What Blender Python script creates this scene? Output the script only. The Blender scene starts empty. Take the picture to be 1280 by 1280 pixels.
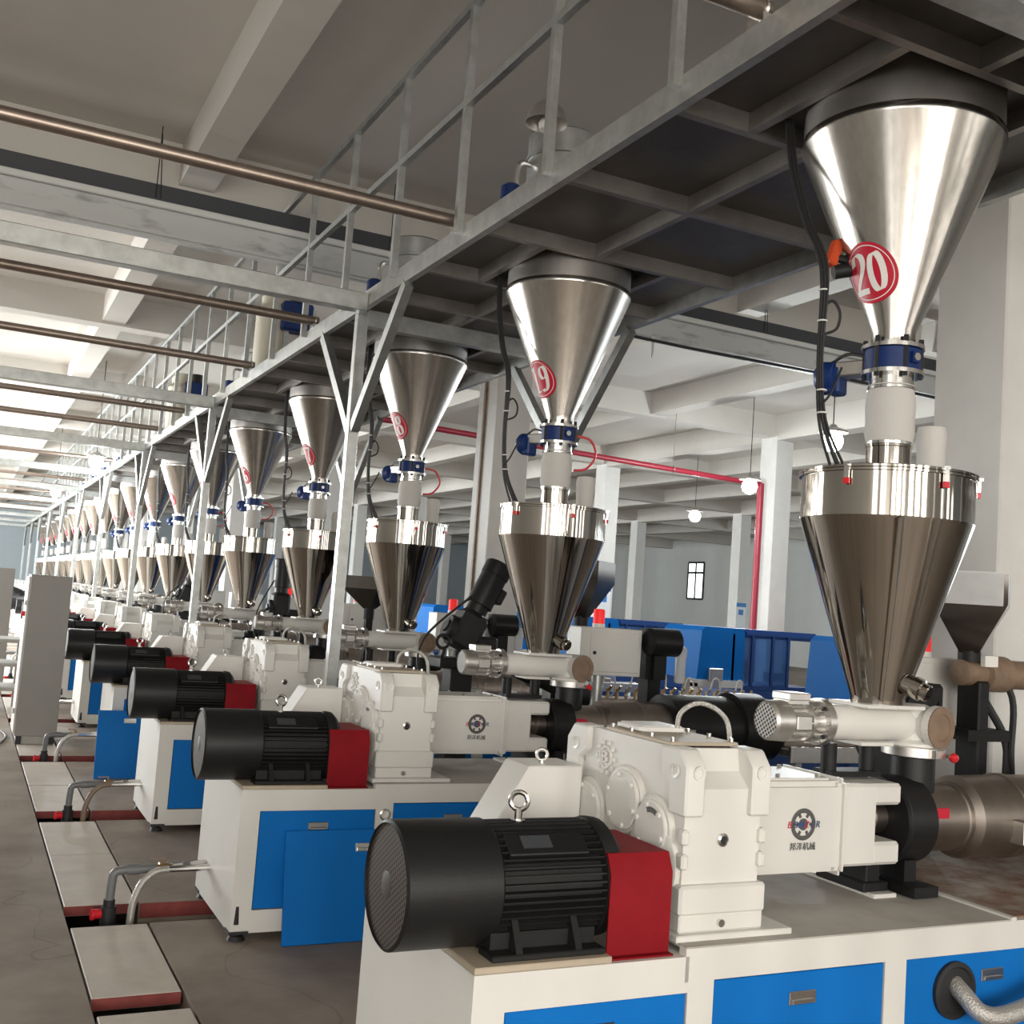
import bpy, bmesh, math, random
from mathutils import Vector, Matrix
random.seed(7)
PI = math.pi
S = bpy.context.scene
COL = S.collection

# ------------------------------------------------------------------ camera
YAW, PITCH, ROLL, FPX = 0.45696724, 0.08527915, 0.07303554, 1375.44
CAM_H = 2.0
def cam_axes():
    cy, sy, cp, sp = math.cos(YAW), math.sin(YAW), math.cos(PITCH), math.sin(PITCH)
    f = Vector((sy*cp, cy*cp, sp)); r = Vector((cy, -sy, 0)); u = r.cross(f)
    c, s = math.cos(ROLL), math.sin(ROLL)
    return r*c + u*s, u*c - r*s, f
_r, _u, _f = cam_axes()
cam_d = bpy.data.cameras.new('camera'); cam = bpy.data.objects.new('camera', cam_d); COL.objects.link(cam)
cam_d.sensor_width = 36; cam_d.sensor_fit = 'HORIZONTAL'; cam_d.lens = FPX/1280*36
cam_d.clip_start = .05; cam_d.clip_end = 300
cam.matrix_world = Matrix(((_r.x, _u.x, -_f.x, 0), (_r.y, _u.y, -_f.y, 0), (_r.z, _u.z, -_f.z, CAM_H), (0, 0, 0, 1)))
S.camera = cam

# ------------------------------------------------------------------ world, daylight, exposure
S.view_settings.view_transform = 'Standard'; S.view_settings.look = 'None'
S.view_settings.gamma = 1; S.view_settings.exposure = -0.05
S.view_settings.use_curve_mapping = False
W = bpy.data.worlds.new('sky'); S.world = W; W.use_nodes = True
W.node_tree.nodes['Background'].inputs[0].default_value = (.80, .90, 1, 1)
W.node_tree.nodes['Background'].inputs[1].default_value = 1.0
S.cycles.use_denoising = True
S.cycles.max_bounces = 7; S.cycles.diffuse_bounces = 4; S.cycles.glossy_bounces = 4; S.cycles.transmission_bounces = 4
S.cycles.sample_clamp_indirect = 6.0
def window_light(name, loc, rot, sx, sy, power, color):
    l = bpy.data.lights.new(name, 'AREA'); l.shape = 'RECTANGLE'; l.size = sx; l.size_y = sy
    l.energy = power; l.color = color
    o = bpy.data.objects.new(name, l); COL.objects.link(o); o.location = loc; o.rotation_euler = rot
    return o
XL, XR, YN, YF, ZC = -7.0, 38.0, -9.0, 76.0, 6.63     # room
LEFT_WINDOWS = [(y, 4.6) for y in (-4.2, 17.3, 23.6, 29.9, 36.2, 42.5, 48.8, 55.1, 61.4, 67.7)]   # centre Y, width; first one added behind the camera as fill
NEAR_WINDOWS = [(x, 1.1) for x in (-5.6, -3.6, -1.6, .4, 2.4, 4.4, 8, 11, 14, 17)]
RIGHT_WINDOWS = [(y, 4.0) for y in (2, 8, 14, 20.5, 27, 33.5)]
ZLEFT, ZNEAR, ZRIGHT = (1.2, 5.8), (1.0, 4.8), (1.1, 5.2)
DAY = (1, .985, .96); WARM = (1, .945, .87); COOL = (.86, .95, 1); PALE = (.93, .985, 1)
for y, w in LEFT_WINDOWS: window_light('daylight_left', (XL+.05, y, sum(ZLEFT)/2), (0, -PI/2, 0), ZLEFT[1]-ZLEFT[0], w, 330 if y < 0 else 720 if y < 27 else 2800 if y < 46 else 900, DAY if y < 27 else PALE)  # lowest power is the added fill for the near machines
for x, w in NEAR_WINDOWS: window_light('daylight_near', (x, YN+.05, sum(ZNEAR)/2), (PI/2, 0, 0), w, ZNEAR[1]-ZNEAR[0], 225 if x < 6 else 75, WARM)
for y, w in RIGHT_WINDOWS: window_light('daylight_right', (XR-.05, y, sum(ZRIGHT)/2), (0, PI/2, 0), ZRIGHT[1]-ZRIGHT[0], w, 250, COOL)

# ------------------------------------------------------------------ materials
MATS = {}
def mat(name, col, rough=.5, metal=0., var=0., scale=6., bump=0., bscale=60., stretch=None, col2=None, cov=.5, soft=.15, spec=.5, coat=0., aniso=0.):
    m = bpy.data.materials.new(name); m.use_nodes = True; MATS[name] = m
    nt = m.node_tree; b = nt.nodes['Principled BSDF']
    c4 = (*col, 1)
    b.inputs['Base Color'].default_value = c4; b.inputs['Roughness'].default_value = rough
    b.inputs['Metallic'].default_value = metal; b.inputs['Specular IOR Level'].default_value = spec
    if coat: b.inputs['Coat Weight'].default_value = coat; b.inputs['Coat Roughness'].default_value = .1
    if aniso: b.inputs['Anisotropic'].default_value = aniso
    if var or bump or col2:
        tc = nt.nodes.new('ShaderNodeTexCoord'); mp = nt.nodes.new('ShaderNodeMapping')
        nt.links.new(tc.outputs['Object'], mp.inputs['Vector'])
        if stretch: mp.inputs['Scale'].default_value = stretch
    if var or col2:
        n = nt.nodes.new('ShaderNodeTexNoise'); n.inputs['Scale'].default_value = scale; n.inputs['Detail'].default_value = 6
        n.inputs['Roughness'].default_value = .6
        nt.links.new(mp.outputs[0], n.inputs['Vector'])
        r = nt.nodes.new('ShaderNodeValToRGB'); nt.links.new(n.outputs['Fac'], r.inputs['Fac'])
        if col2:
            r.color_ramp.elements[0].position = cov-soft; r.color_ramp.elements[1].position = cov+soft
            r.color_ramp.elements[0].color = (*col2, 1); r.color_ramp.elements[1].color = c4
        else:
            r.color_ramp.elements[0].position = .3; r.color_ramp.elements[1].position = .7
            r.color_ramp.elements[0].color = (*[max(0, c*(1-var)) for c in col], 1); r.color_ramp.elements[1].color = (*[min(1, c*(1+var)) for c in col], 1)
        nt.links.new(r.outputs['Color'], b.inputs['Base Color'])
    if bump:
        n2 = nt.nodes.new('ShaderNodeTexNoise'); n2.inputs['Scale'].default_value = bscale; n2.inputs['Detail'].default_value = 4
        nt.links.new(mp.outputs[0], n2.inputs['Vector'])
        bp = nt.nodes.new('ShaderNodeBump'); bp.inputs['Strength'].default_value = bump; bp.inputs['Distance'].default_value = .01
        nt.links.new(n2.outputs['Fac'], bp.inputs['Height']); nt.links.new(bp.outputs[0], b.inputs['Normal'])
    return m
def emit(name, col, strength):
    m = mat(name, col, .5); b = m.node_tree.nodes['Principled BSDF']
    b.inputs['Emission Color'].default_value = (*col, 1); b.inputs['Emission Strength'].default_value = strength
    return m
mat('white_paint', (.70, .685, .645), .38, var=.03, scale=3)
mat('cabinet_paint', (.69, .675, .635), .45, var=.04, scale=2)
mat('bench_top', (.47, .445, .41), .7, spec=.25, col2=(.40, .36, .31), cov=.40, soft=.12, scale=5)
mat('rusty_top', (.36, .32, .28), .7, spec=.25, col2=(.20, .10, .06), cov=.48, soft=.14, scale=7)
mat('blue_paint', (.005, .150, .50), .5, var=.05, scale=2, spec=.12)
mat('blue_dark', (.012, .06, .24), .4, var=.06, scale=2)
mat('red_paint', (.22, .007, .012), .55, var=.1, scale=5, spec=.12)
mat('primer_red', (.20, .035, .03), .7, var=.25, scale=9)
mat('black_paint', (.011, .011, .0115), .42, spec=.35, bump=.05, bscale=120)
mat('black_cast', (.012, .012, .012), .55, spec=.3, var=.2, scale=12, bump=.1, bscale=90)
mat('hub_brown', (.05, .04, .032), .6)
mat('rubber', (.015, .015, .016), .6)
mat('steel_brushed', (.43, .40, .365), .20, 1, var=.10, scale=3, stretch=(14, 14, .4), bump=.012, bscale=30, aniso=.3)
mat('steel_polished', (.42, .385, .345), .07, 1, var=.03, scale=4)
mat('dark_steel', (.16, .145, .13), .22, 1, var=.15, scale=4)
mat('steel_collar', (.34, .32, .30), .45, 1, var=.1, scale=6)
mat('barrel_steel', (.33, .285, .25), .40, 1, var=.15, scale=6)
mat('chrome', (.72, .71, .69), .18, 1)
mat('galvanised', (.47, .48, .465), .38, .85, var=.16, scale=9, bump=.03, bscale=40)
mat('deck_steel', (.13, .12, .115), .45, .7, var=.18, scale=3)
mat('joist_steel', (.28, .26, .24), .40, .7, var=.15, scale=5)
mat('pipe_steel', (.33, .27, .23), .38, .9, var=.1, scale=8)
mat('aluminium', (.62, .60, .57), .34, .9, var=.06, scale=14)
mat('brass', (.45, .30, .14), .35, .9)
mat('valve_blue', (.007, .027, .125), .4, spec=.3)
mat('cloth_white', (.56, .54, .51), .85, bump=.5, bscale=14)
mat('cloth_grey', (.45, .44, .42), .8, bump=.4, bscale=18)
mat('decal_red', (.52, .010, .035), .4)
mat('decal_white', (.80, .78, .74), .5)
mat('logo_grey', (.09, .09, .085), .5)
mat('logo_red', (.55, .03, .04), .5)
mat('logo_blue', (.02, .08, .35), .5)
mat('logo_navy', (.03, .05, .14), .5)
mat('orange_plastic', (.55, .07, .02), .4)
mat('red_hose', (.60, .05, .06), .4)
mat('red_plastic', (.65, .02, .03), .25)
mat('fire_red', (.33, .02, .04), .4)
mat('pvc_grey', (.16, .165, .17), .4)
mat('hose_braid', (.50, .48, .45), .35, .6, bump=.6, bscale=130)
mat('hose_brown', (.20, .15, .11), .5)
mat('tan_plate', (.45, .38, .29), .5, var=.1)
mat('brown_cap', (.22, .15, .10), .55, var=.2, scale=15)
mat('concrete', (.30, .25, .205), .65, spec=.3, col2=(.175, .14, .112), cov=.44, soft=.16, scale=1.4, bump=.08, bscale=25)
def add_cracks(m):
    nt = m.node_tree; b = nt.nodes['Principled BSDF']; src = b.inputs['Base Color'].links[0].from_socket
    tc = nt.nodes.new('ShaderNodeTexCoord'); n = nt.nodes.new('ShaderNodeTexNoise'); n.inputs['Scale'].default_value = .55; n.inputs['Detail'].default_value = 3; n.inputs['Roughness'].default_value = .5
    nt.links.new(tc.outputs['Object'], n.inputs['Vector'])
    sb = nt.nodes.new('ShaderNodeMath'); sb.operation = 'SUBTRACT'; sb.inputs[1].default_value = .47; nt.links.new(n.outputs['Fac'], sb.inputs[0])
    ab = nt.nodes.new('ShaderNodeMath'); ab.operation = 'ABSOLUTE'; nt.links.new(sb.outputs[0], ab.inputs[0])
    r = nt.nodes.new('ShaderNodeValToRGB'); r.color_ramp.elements[0].position = .0; r.color_ramp.elements[1].position = .0035
    r.color_ramp.elements[0].color = (.78, .77, .75, 1); r.color_ramp.elements[1].color = (1, 1, 1, 1); nt.links.new(ab.outputs[0], r.inputs['Fac'])
    mx = nt.nodes.new('ShaderNodeMix'); mx.data_type = 'RGBA'; mx.blend_type = 'MULTIPLY'; mx.inputs[0].default_value = 1
    nt.links.new(src, mx.inputs[6]); nt.links.new(r.outputs[0], mx.inputs[7]); nt.links.new(mx.outputs[2], b.inputs['Base Color'])
add_cracks(MATS['concrete'])
mat('concrete_slab', (.55, .49, .43), .6, var=.10, scale=4, bump=.08, bscale=30)
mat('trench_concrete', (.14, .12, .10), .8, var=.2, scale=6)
mat('ceiling_paint', (.55, .52, .475), .8, var=.04, scale=.8)
mat('wall_paint', (.66, .67, .65), .75, var=.03, scale=.8)
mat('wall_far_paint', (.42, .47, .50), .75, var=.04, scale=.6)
mat('column_paint', (.68, .665, .635), .7, var=.06, scale=2.2)
mat('duct_paint', (.55, .56, .55), .55, col2=(.28, .28, .27), cov=.36, soft=.08, scale=3, stretch=(.6, 1, 2.2))
mat('tray_dark', (.045, .048, .055), .5)
mat('mullion', (.30, .31, .32), .5)
mat('sign_blue', (.03, .20, .55), .5); mat('sign_white', (.75, .78, .82), .5)
mat('cream_plastic', (.62, .58, .47), .4)
mat('pallet_grey', (.40, .39, .36), .6, var=.1)
emit('lamp_glow', (1, .98, .95), 30)
emit('beacon_red', (1, .03, .03), .35)
def glass_mat():
    m = mat('pane_glass', (.9, .95, .97), .03); b = m.node_tree.nodes['Principled BSDF']
    b.inputs['Transmission Weight'].default_value = 1; b.inputs['IOR'].default_value = 1.05
    m2 = mat('blue_pane', (.10, .22, .50), .08); b2 = m2.node_tree.nodes['Principled BSDF']
    b2.inputs['Transmission Weight'].default_value = .7; b2.inputs['IOR'].default_value = 1.1
    m3 = mat('clear_film', (.85, .86, .86), .12); b3 = m3.node_tree.nodes['Principled BSDF']
    b3.inputs['Transmission Weight'].default_value = .35; b3.inputs['IOR'].default_value = 1.15
glass_mat()
def grille_mat():
    for name, sc, lo, hi, dark, light in (('fan_grille', 62, .30, .40, (.004, .004, .004, 1), (.085, .066, .052, 1)), ('fan_grille_light', 62, .34, .44, (.05, .05, .05, 1), (.55, .53, .50, 1))):
        m = mat(name, (.03, .03, .03), .55, spec=.2); nt = m.node_tree; b = nt.nodes['Principled BSDF']
        tc = nt.nodes.new('ShaderNodeTexCoord'); sp = nt.nodes.new('ShaderNodeSeparateXYZ'); cb = nt.nodes.new('ShaderNodeCombineXYZ')
        nt.links.new(tc.outputs['Object'], sp.inputs[0]); nt.links.new(sp.outputs[1], cb.inputs[0]); nt.links.new(sp.outputs[2], cb.inputs[1])
        mp = nt.nodes.new('ShaderNodeMapping'); mp.inputs['Rotation'].default_value = (0, 0, .6); nt.links.new(cb.outputs[0], mp.inputs['Vector'])
        vo = nt.nodes.new('ShaderNodeTexVoronoi'); vo.voronoi_dimensions = '2D'; vo.inputs['Scale'].default_value = sc; vo.inputs['Randomness'].default_value = 0
        nt.links.new(mp.outputs[0], vo.inputs['Vector'])
        r = nt.nodes.new('ShaderNodeValToRGB'); r.color_ramp.elements[0].position = lo; r.color_ramp.elements[1].position = hi
        r.color_ramp.elements[0].color = dark; r.color_ramp.elements[1].color = light
        nt.links.new(vo.outputs['Distance'], r.inputs['Fac']); nt.links.new(r.outputs[0], b.inputs['Base Color'])
grille_mat()

# ------------------------------------------------------------------ mesh helpers
class MB:
    """collects shapes and links them as ONE mesh object"""
    def __init__(s): s.bm = bmesh.new()
    def poly(s, pts, faces):
        v = [s.bm.verts.new(p) for p in pts]
        for f in faces:
            try: s.bm.faces.new([v[i] for i in f])
            except ValueError: pass
        return s
    def box(s, x0, x1, y0, y1, z0, z1, bev=0, seg=1):
        b = bmesh.new(); bmesh.ops.create_cube(b, size=1)
        for v in b.verts: v.co = Vector(((x0+x1)/2+v.co.x*(x1-x0), (y0+y1)/2+v.co.y*(y1-y0), (z0+z1)/2+v.co.z*(z1-z0)))
        if bev: bmesh.ops.bevel(b, geom=b.edges[:], offset=bev, segments=seg, affect='EDGES')
        return s.join(b)
    def join(s, b, M=None):
        if M: bmesh.ops.transform(b, matrix=M, verts=b.verts)
        mp = {v: s.bm.verts.new(v.co) for v in b.verts}
        for f in b.faces:
            try: s.bm.faces.new([mp[v] for v in f.verts])
            except ValueError: pass
        b.free(); return s
    def obox(s, c, size, M, bev=0):
        b = bmesh.new(); bmesh.ops.create_cube(b, size=1)
        for v in b.verts: v.co = Vector((v.co.x*size[0], v.co.y*size[1], v.co.z*size[2]))
        if bev: bmesh.ops.bevel(b, geom=b.edges[:], offset=bev, segments=1, affect='EDGES')
        return s.join(b, Matrix.Translation(c) @ M.to_4x4())
    def bar(s, p, q, w, h, up=(0, 0, 1)):
        p, q = Vector(p), Vector(q); d = (q-p); L = d.length; d.normalize()
        a = Vector(up).cross(d)
        if a.length < 1e-4: a = Vector((1, 0, 0)).cross(d)
        a.normalize(); c = d.cross(a)
        M = Matrix((d, a, c)).transposed()
        return s.obox((p+q)/2, (L, w, h), M)
    def lathe(s, prof, o=(0, 0, 0), axis='Z', n=32, cap0=True, cap1=True, d=None):
        """prof: list of (r, t) along axis"""
        o = Vector(o)
        if d is None: d = {'X': Vector((1, 0, 0)), 'Y': Vector((0, 1, 0)), 'Z': Vector((0, 0, 1))}[axis]
        d = Vector(d).normalized()
        a = d.orthogonal().normalized() if abs(d.z) < .99 else Vector((1, 0, 0))
        if abs(d.z) >= .99: a = Vector((1, 0, 0))
        c = d.cross(a)
        rings = []
        for r, t in prof:
            rings.append([s.bm.verts.new(o+d*t+(a*math.cos(2*PI*i/n)+c*math.sin(2*PI*i/n))*max(r, 1e-4)) for i in range(n)])
        for A, B in zip(rings, rings[1:]):
            for i in range(n):
                j = (i+1) % n
                s.bm.faces.new((A[i], A[j], B[j], B[i]))
        if cap0: s.bm.faces.new(rings[0][::-1])
        if cap1: s.bm.faces.new(rings[-1])
        return s
    def cyl(s, p, q, r, r2=None, n=20):
        p, q = Vector(p), Vector(q); L = (q-p).length
        return s.lathe([(r, 0), (r if r2 is None else r2, L)], p, n=n, d=(q-p))
    def tube(s, pts, r, n=10, sm=0):
        pts = [Vector(p) for p in pts]
        if sm: pts = smooth(pts, sm)
        a = None; rings = []
        for i, p in enumerate(pts):
            d = (pts[min(i+1, len(pts)-1)]-pts[max(i-1, 0)]).normalized()
            if a is None: a = d.orthogonal().normalized()
            a = (a-d*a.dot(d)).normalized(); c = d.cross(a)
            rings.append([s.bm.verts.new(p+(a*math.cos(2*PI*k/n)+c*math.sin(2*PI*k/n))*r) for k in range(n)])
        for A, B in zip(rings, rings[1:]):
            for k in range(n):
                j = (k+1) % n; s.bm.faces.new((A[k], A[j], B[j], B[k]))
        s.bm.faces.new(rings[0][::-1]); s.bm.faces.new(rings[-1]); return s
    def torus(s, c, R, r, nrm, n=24, m=8):
        nrm = Vector(nrm).normalized(); a = nrm.orthogonal().normalized(); b = nrm.cross(a); c = Vector(c)
        rings = []
        for i in range(n):
            t = 2*PI*i/n; e = a*math.cos(t)+b*math.sin(t)
            rings.append([s.bm.verts.new(c+e*(R+r*math.cos(2*PI*k/m))+nrm*r*math.sin(2*PI*k/m)) for k in range(m)])
        for i in range(n):
            A, B = rings[i], rings[(i+1) % n]
            for k in range(m):
                j = (k+1) % m; s.bm.faces.new((A[k], B[k], B[j], A[j]))
        return s
    def prism(s, pts2, y0, y1, plane='XZ'):
        def P(a, b, t): return {'XZ': (a, t, b), 'YZ': (t, a, b), 'XY': (a, b, t)}[plane]
        n = len(pts2)
        A = [s.bm.verts.new(P(a, b, y0)) for a, b in pts2]; B = [s.bm.verts.new(P(a, b, y1)) for a, b in pts2]
        for i in range(n):
            j = (i+1) % n; s.bm.faces.new((A[i], A[j], B[j], B[i]))
        s.bm.faces.new(A[::-1]); s.bm.faces.new(B); return s
    def bevel(s, off, seg=1, ang=30):
        bmesh.ops.recalc_face_normals(s.bm, faces=s.bm.faces[:])
        ed = [e for e in s.bm.edges if len(e.link_faces) == 2 and e.calc_face_angle() > math.radians(ang)]
        bmesh.ops.bevel(s.bm, geom=ed, offset=off, segments=seg, affect='EDGES'); return s
    def build(s, name, material, parent=None, off=(0, 0, 0), recalc=True, loc=None):
        if recalc: bmesh.ops.recalc_face_normals(s.bm, faces=s.bm.faces[:])
        if any(off): bmesh.ops.translate(s.bm, verts=s.bm.verts, vec=[-c for c in off])
        me = bpy.data.meshes.new(name); s.bm.to_mesh(me); s.bm.free()
        me.shade_smooth(); me.set_sharp_from_angle(angle=math.radians(32))
        me.materials.append(MATS[material])
        o = bpy.data.objects.new(name, me); COL.objects.link(o)
        if parent: o.parent = parent
        if loc: o.location = loc
        return o
def smooth(p, n):
    out = []
    for i in range(len(p)-1):
        a, b, c, d = p[max(i-1, 0)], p[i], p[i+1], p[min(i+2, len(p)-1)]
        for k in range(n):
            t = k/n
            out.append(.5*((2*b)+(c-a)*t+(2*a-5*b+4*c-d)*t*t+(3*b-a-3*c+d)*t**3))
    out.append(p[-1]); return out
def tag(o, label, cat, group=None, kind=None):
    if label: o['label'] = label
    if cat: o['category'] = cat
    if group: o['group'] = group
    if kind: o['kind'] = kind
    return o
def empty(name, loc=(0, 0, 0)):
    o = bpy.data.objects.new(name, None); COL.objects.link(o); o.location = loc; o.empty_display_size = .2; return o
def struct(o): o['kind'] = 'structure'; return o
LOD = {}
def lod(o, lv): LOD[o.data.name if o.data else o.name] = lv; return o
def copy_tree(o, parent=None, maxlod=9, skip=()):
    c = o.copy(); COL.objects.link(c); c.parent = parent
    for ch in o.children:
        if LOD.get(ch.data.name, 9) >= maxlod and ch.name.split('.')[0] not in skip: copy_tree(ch, c, maxlod, skip)
    return c
def text_obj(body, size, material, parent, loc, rot, off=(0, 0, 0), shear=0, extrude=.0008, name='lettering'):
    c = bpy.data.curves.new('txt', 'FONT'); c.body = body; c.size = size; c.align_x = 'CENTER'; c.align_y = 'CENTER'; c.shear = shear; c.extrude = extrude
    o = bpy.data.objects.new('txt', c); COL.objects.link(o)
    dg = bpy.context.evaluated_depsgraph_get(); dg.update()
    me = bpy.data.meshes.new_from_object(o.evaluated_get(dg))
    bpy.data.objects.remove(o); bpy.data.curves.remove(c)
    me.name = name; me.materials.clear(); me.materials.append(MATS[material])
    t = bpy.data.objects.new(name, me); COL.objects.link(t); t.parent = parent
    t.location = Vector(loc)-Vector(off); t.rotation_euler = rot; return t

# ------------------------------------------------------------------ layout of the row
FRONT = {20: 3.17, 19: 6.35, 18: 9.25, 17: 12.3, 16: 15.6}
for k in range(15, 0, -1): FRONT[k] = FRONT[k+1]+3.15
POSTS = [1.55]+[8.82+6.22*i for i in range(0, 10)]
GIRD = [4.85+7.2*i for i in range(-1, 10)]
COLX = [-5.0, 5.5, 15.7, 26.1]
AX = .55      # extruder axis behind the front of its cabinet

# ------------------------------------------------------------------ room shell
def build_floor():
    chan = []
    for k in range(20, 5, -1): chan.append((FRONT[k]+.48, FRONT[k]+.90))
    ys = [YN]+[v for a, b in sorted(chan) for v in (a, b)]+[YF]
    m = MB()
    m.box(XL, .74, YN, YF, -.5, 0); m.box(2.3, XR, YN, YF, -.5, 0)
    for i in range(0, len(ys)-1, 2): m.box(1.19, 2.3, ys[i], ys[i+1], -.5, 0)
    f = struct(m.build('floor', 'concrete'))
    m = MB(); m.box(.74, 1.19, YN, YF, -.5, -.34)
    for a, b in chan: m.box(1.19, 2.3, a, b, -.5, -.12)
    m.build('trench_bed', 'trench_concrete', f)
    for a, b in chan[:8]:
        m = MB(); m.box(1.195, 2.28, b-.012, b-.001, -.09, -.002); m.build('channel_edge', 'primer_red', f)
    # slabs over the trench: two between every pair of openings
    first = None; fe = None
    for i, k in enumerate(range(21, 8, -1)):
        y0 = (FRONT[k]+.92) if k <= 20 else -1.0
        y1 = FRONT[k-1]+.46
        if k == 20:   # opening left between the two near slabs
            parts = [(4.12, 5.44), (5.68, 6.83)]
        elif k == 21: parts = [(1.0, 2.3), (2.34, 3.6)]
        else:
            mid = (y0+y1)/2+.08*((-1)**i); parts = [(y0, mid-.006), (mid+.006, y1)]
        for a, b in parts:
            m = MB(); m.box(.755, 1.175, a, b, -.065, random.uniform(-.004, .003), bev=.004); s = m.build('trench_slab', 'concrete_slab', f)
            m = MB(); m.box(.757, 1.173, a-.006, a+.002, -.06, -.006); m.build('slab_edge', 'primer_red', s)
    return f
floor = build_floor()
def build_ceiling():
    m = MB(); m.box(XL, XR, YN, YF, ZC, ZC+.2); c = struct(m.build('ceiling', 'ceiling_paint'))
    for y in GIRD:
        m = MB(); m.box(XL, XR, y-.19, y+.19, 6.14, ZC); m.build('cross_beam', 'ceiling_paint', c)
    for x in (-5.0, -1.7, 1.62, 5.5, 9.0, 12.4, 15.7, 19.2, 22.6, 26.1, 31):
        big = any(abs(x-q) < .05 for q in COLX)
        m = MB(); m.box(x, x+(.45 if big else .36), YN, YF, 6.06 if big else 6.18, ZC-.001); m.build('long_beam', 'ceiling_paint', c)
build_ceiling()
def wall_with_windows(name, axis, pos, thick, lo, hi, wins, matn, zr):
    m = MB(); z0, z1 = zr
    def bx(a, b, c, d):
        if axis == 'X': m.box(min(pos, pos+thick), max(pos, pos+thick), a, b, c, d)
        else: m.box(a, b, min(pos, pos+thick), max(pos, pos+thick), c, d)
    bx(lo, hi, 0, z0); bx(lo, hi, z1, ZC)
    e = lo
    for c, w in sorted(wins):
        bx(e, c-w/2, z0, z1); e = c+w/2
    bx(e, hi, z0, z1)
    o = struct(m.build(name, matn))
    return o
wall_with_windows('wall_left', 'X', XL, -.25, YN, YF, LEFT_WINDOWS, 'wall_paint', ZLEFT)
wall_with_windows('wall_right', 'X', XR, .25, YN, YF, RIGHT_WINDOWS, 'wall_paint', ZRIGHT)
wall_with_windows('wall_near', 'Y', YN, -.25, XL, XR, NEAR_WINDOWS, 'wall_paint', ZNEAR)
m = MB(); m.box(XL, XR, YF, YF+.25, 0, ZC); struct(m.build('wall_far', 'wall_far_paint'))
wn = 0
def window(axis, pos, c, w, zr):
    global wn; wn += 1; WZ0, WZ1 = zr
    m = MB(); fr = MB()
    def bx(M, a, b, z0, z1, t): 
        if axis == 'X': M.box(pos-t, pos+t, a, b, z0, z1)
        else: M.box(a, b, pos-t, pos+t, z0, z1)
    for i in range(5): x = c-w/2+w*i/4; bx(fr, x-.03, x+.03, WZ0, WZ1, .03)
    for z in (WZ0+.03, (WZ0+WZ1)/2, WZ1-.03): bx(fr, c-w/2, c+w/2, z-.03, z+.03, .029)
    o = struct(fr.build('window_%d' % wn, 'mullion'))
    bx(m, c-w/2, c+w/2, WZ0, WZ1, .004); m.build('window_pane', 'pane_glass', o)
for y, w in LEFT_WINDOWS: window('X', XL-.15, y, w, ZLEFT)
for y, w in RIGHT_WINDOWS: window('X', XR+.15, y, w, ZRIGHT)
for x, w in NEAR_WINDOWS: window('Y', YN-.15, x, w, ZNEAR)
def far_window(y, w, z0, z1):
    global wn; wn += 1
    fr = MB()
    for a in (y-w/2, y, y+w/2): fr.box(XR-.06, XR-.005, a-.06, a+.06, z0, z1)
    for z in (z0, z0+(z1-z0)*.72, z1): fr.box(XR-.06, XR-.006, y-w/2, y+w/2, z-.06, z+.06)
    o = struct(fr.build('window_%d' % wn, 'tray_dark'))
    m = MB(); m.box(XR-.03, XR-.01, y-w/2, y+w/2, z0, z1); m.build('window_pane', 'lit_pane', o)
emit('lit_pane', (.95, 1, 1), 3.0)
far_window(52.5, 1.5, 3.2, 5.3)
def build_columns():
    root = None
    for i, x in enumerate(COLX):
        for j, y in enumerate(GIRD):
            if x < 0 and y > 3: continue
            if x < 0: pass
            m = MB(); m.box(-.01, .46, -.27, .27, 0, 6.15, bev=.012)
            o = m.build('column', 'column_paint', loc=(x, y, 0)); struct(o)
            if abs(x-5.5) < .1 and j == 2: MB().box(-.04, -.01, .02, .06, 0, 6.0).build('conduit', 'brown_cap', o)
build_columns()

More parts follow.
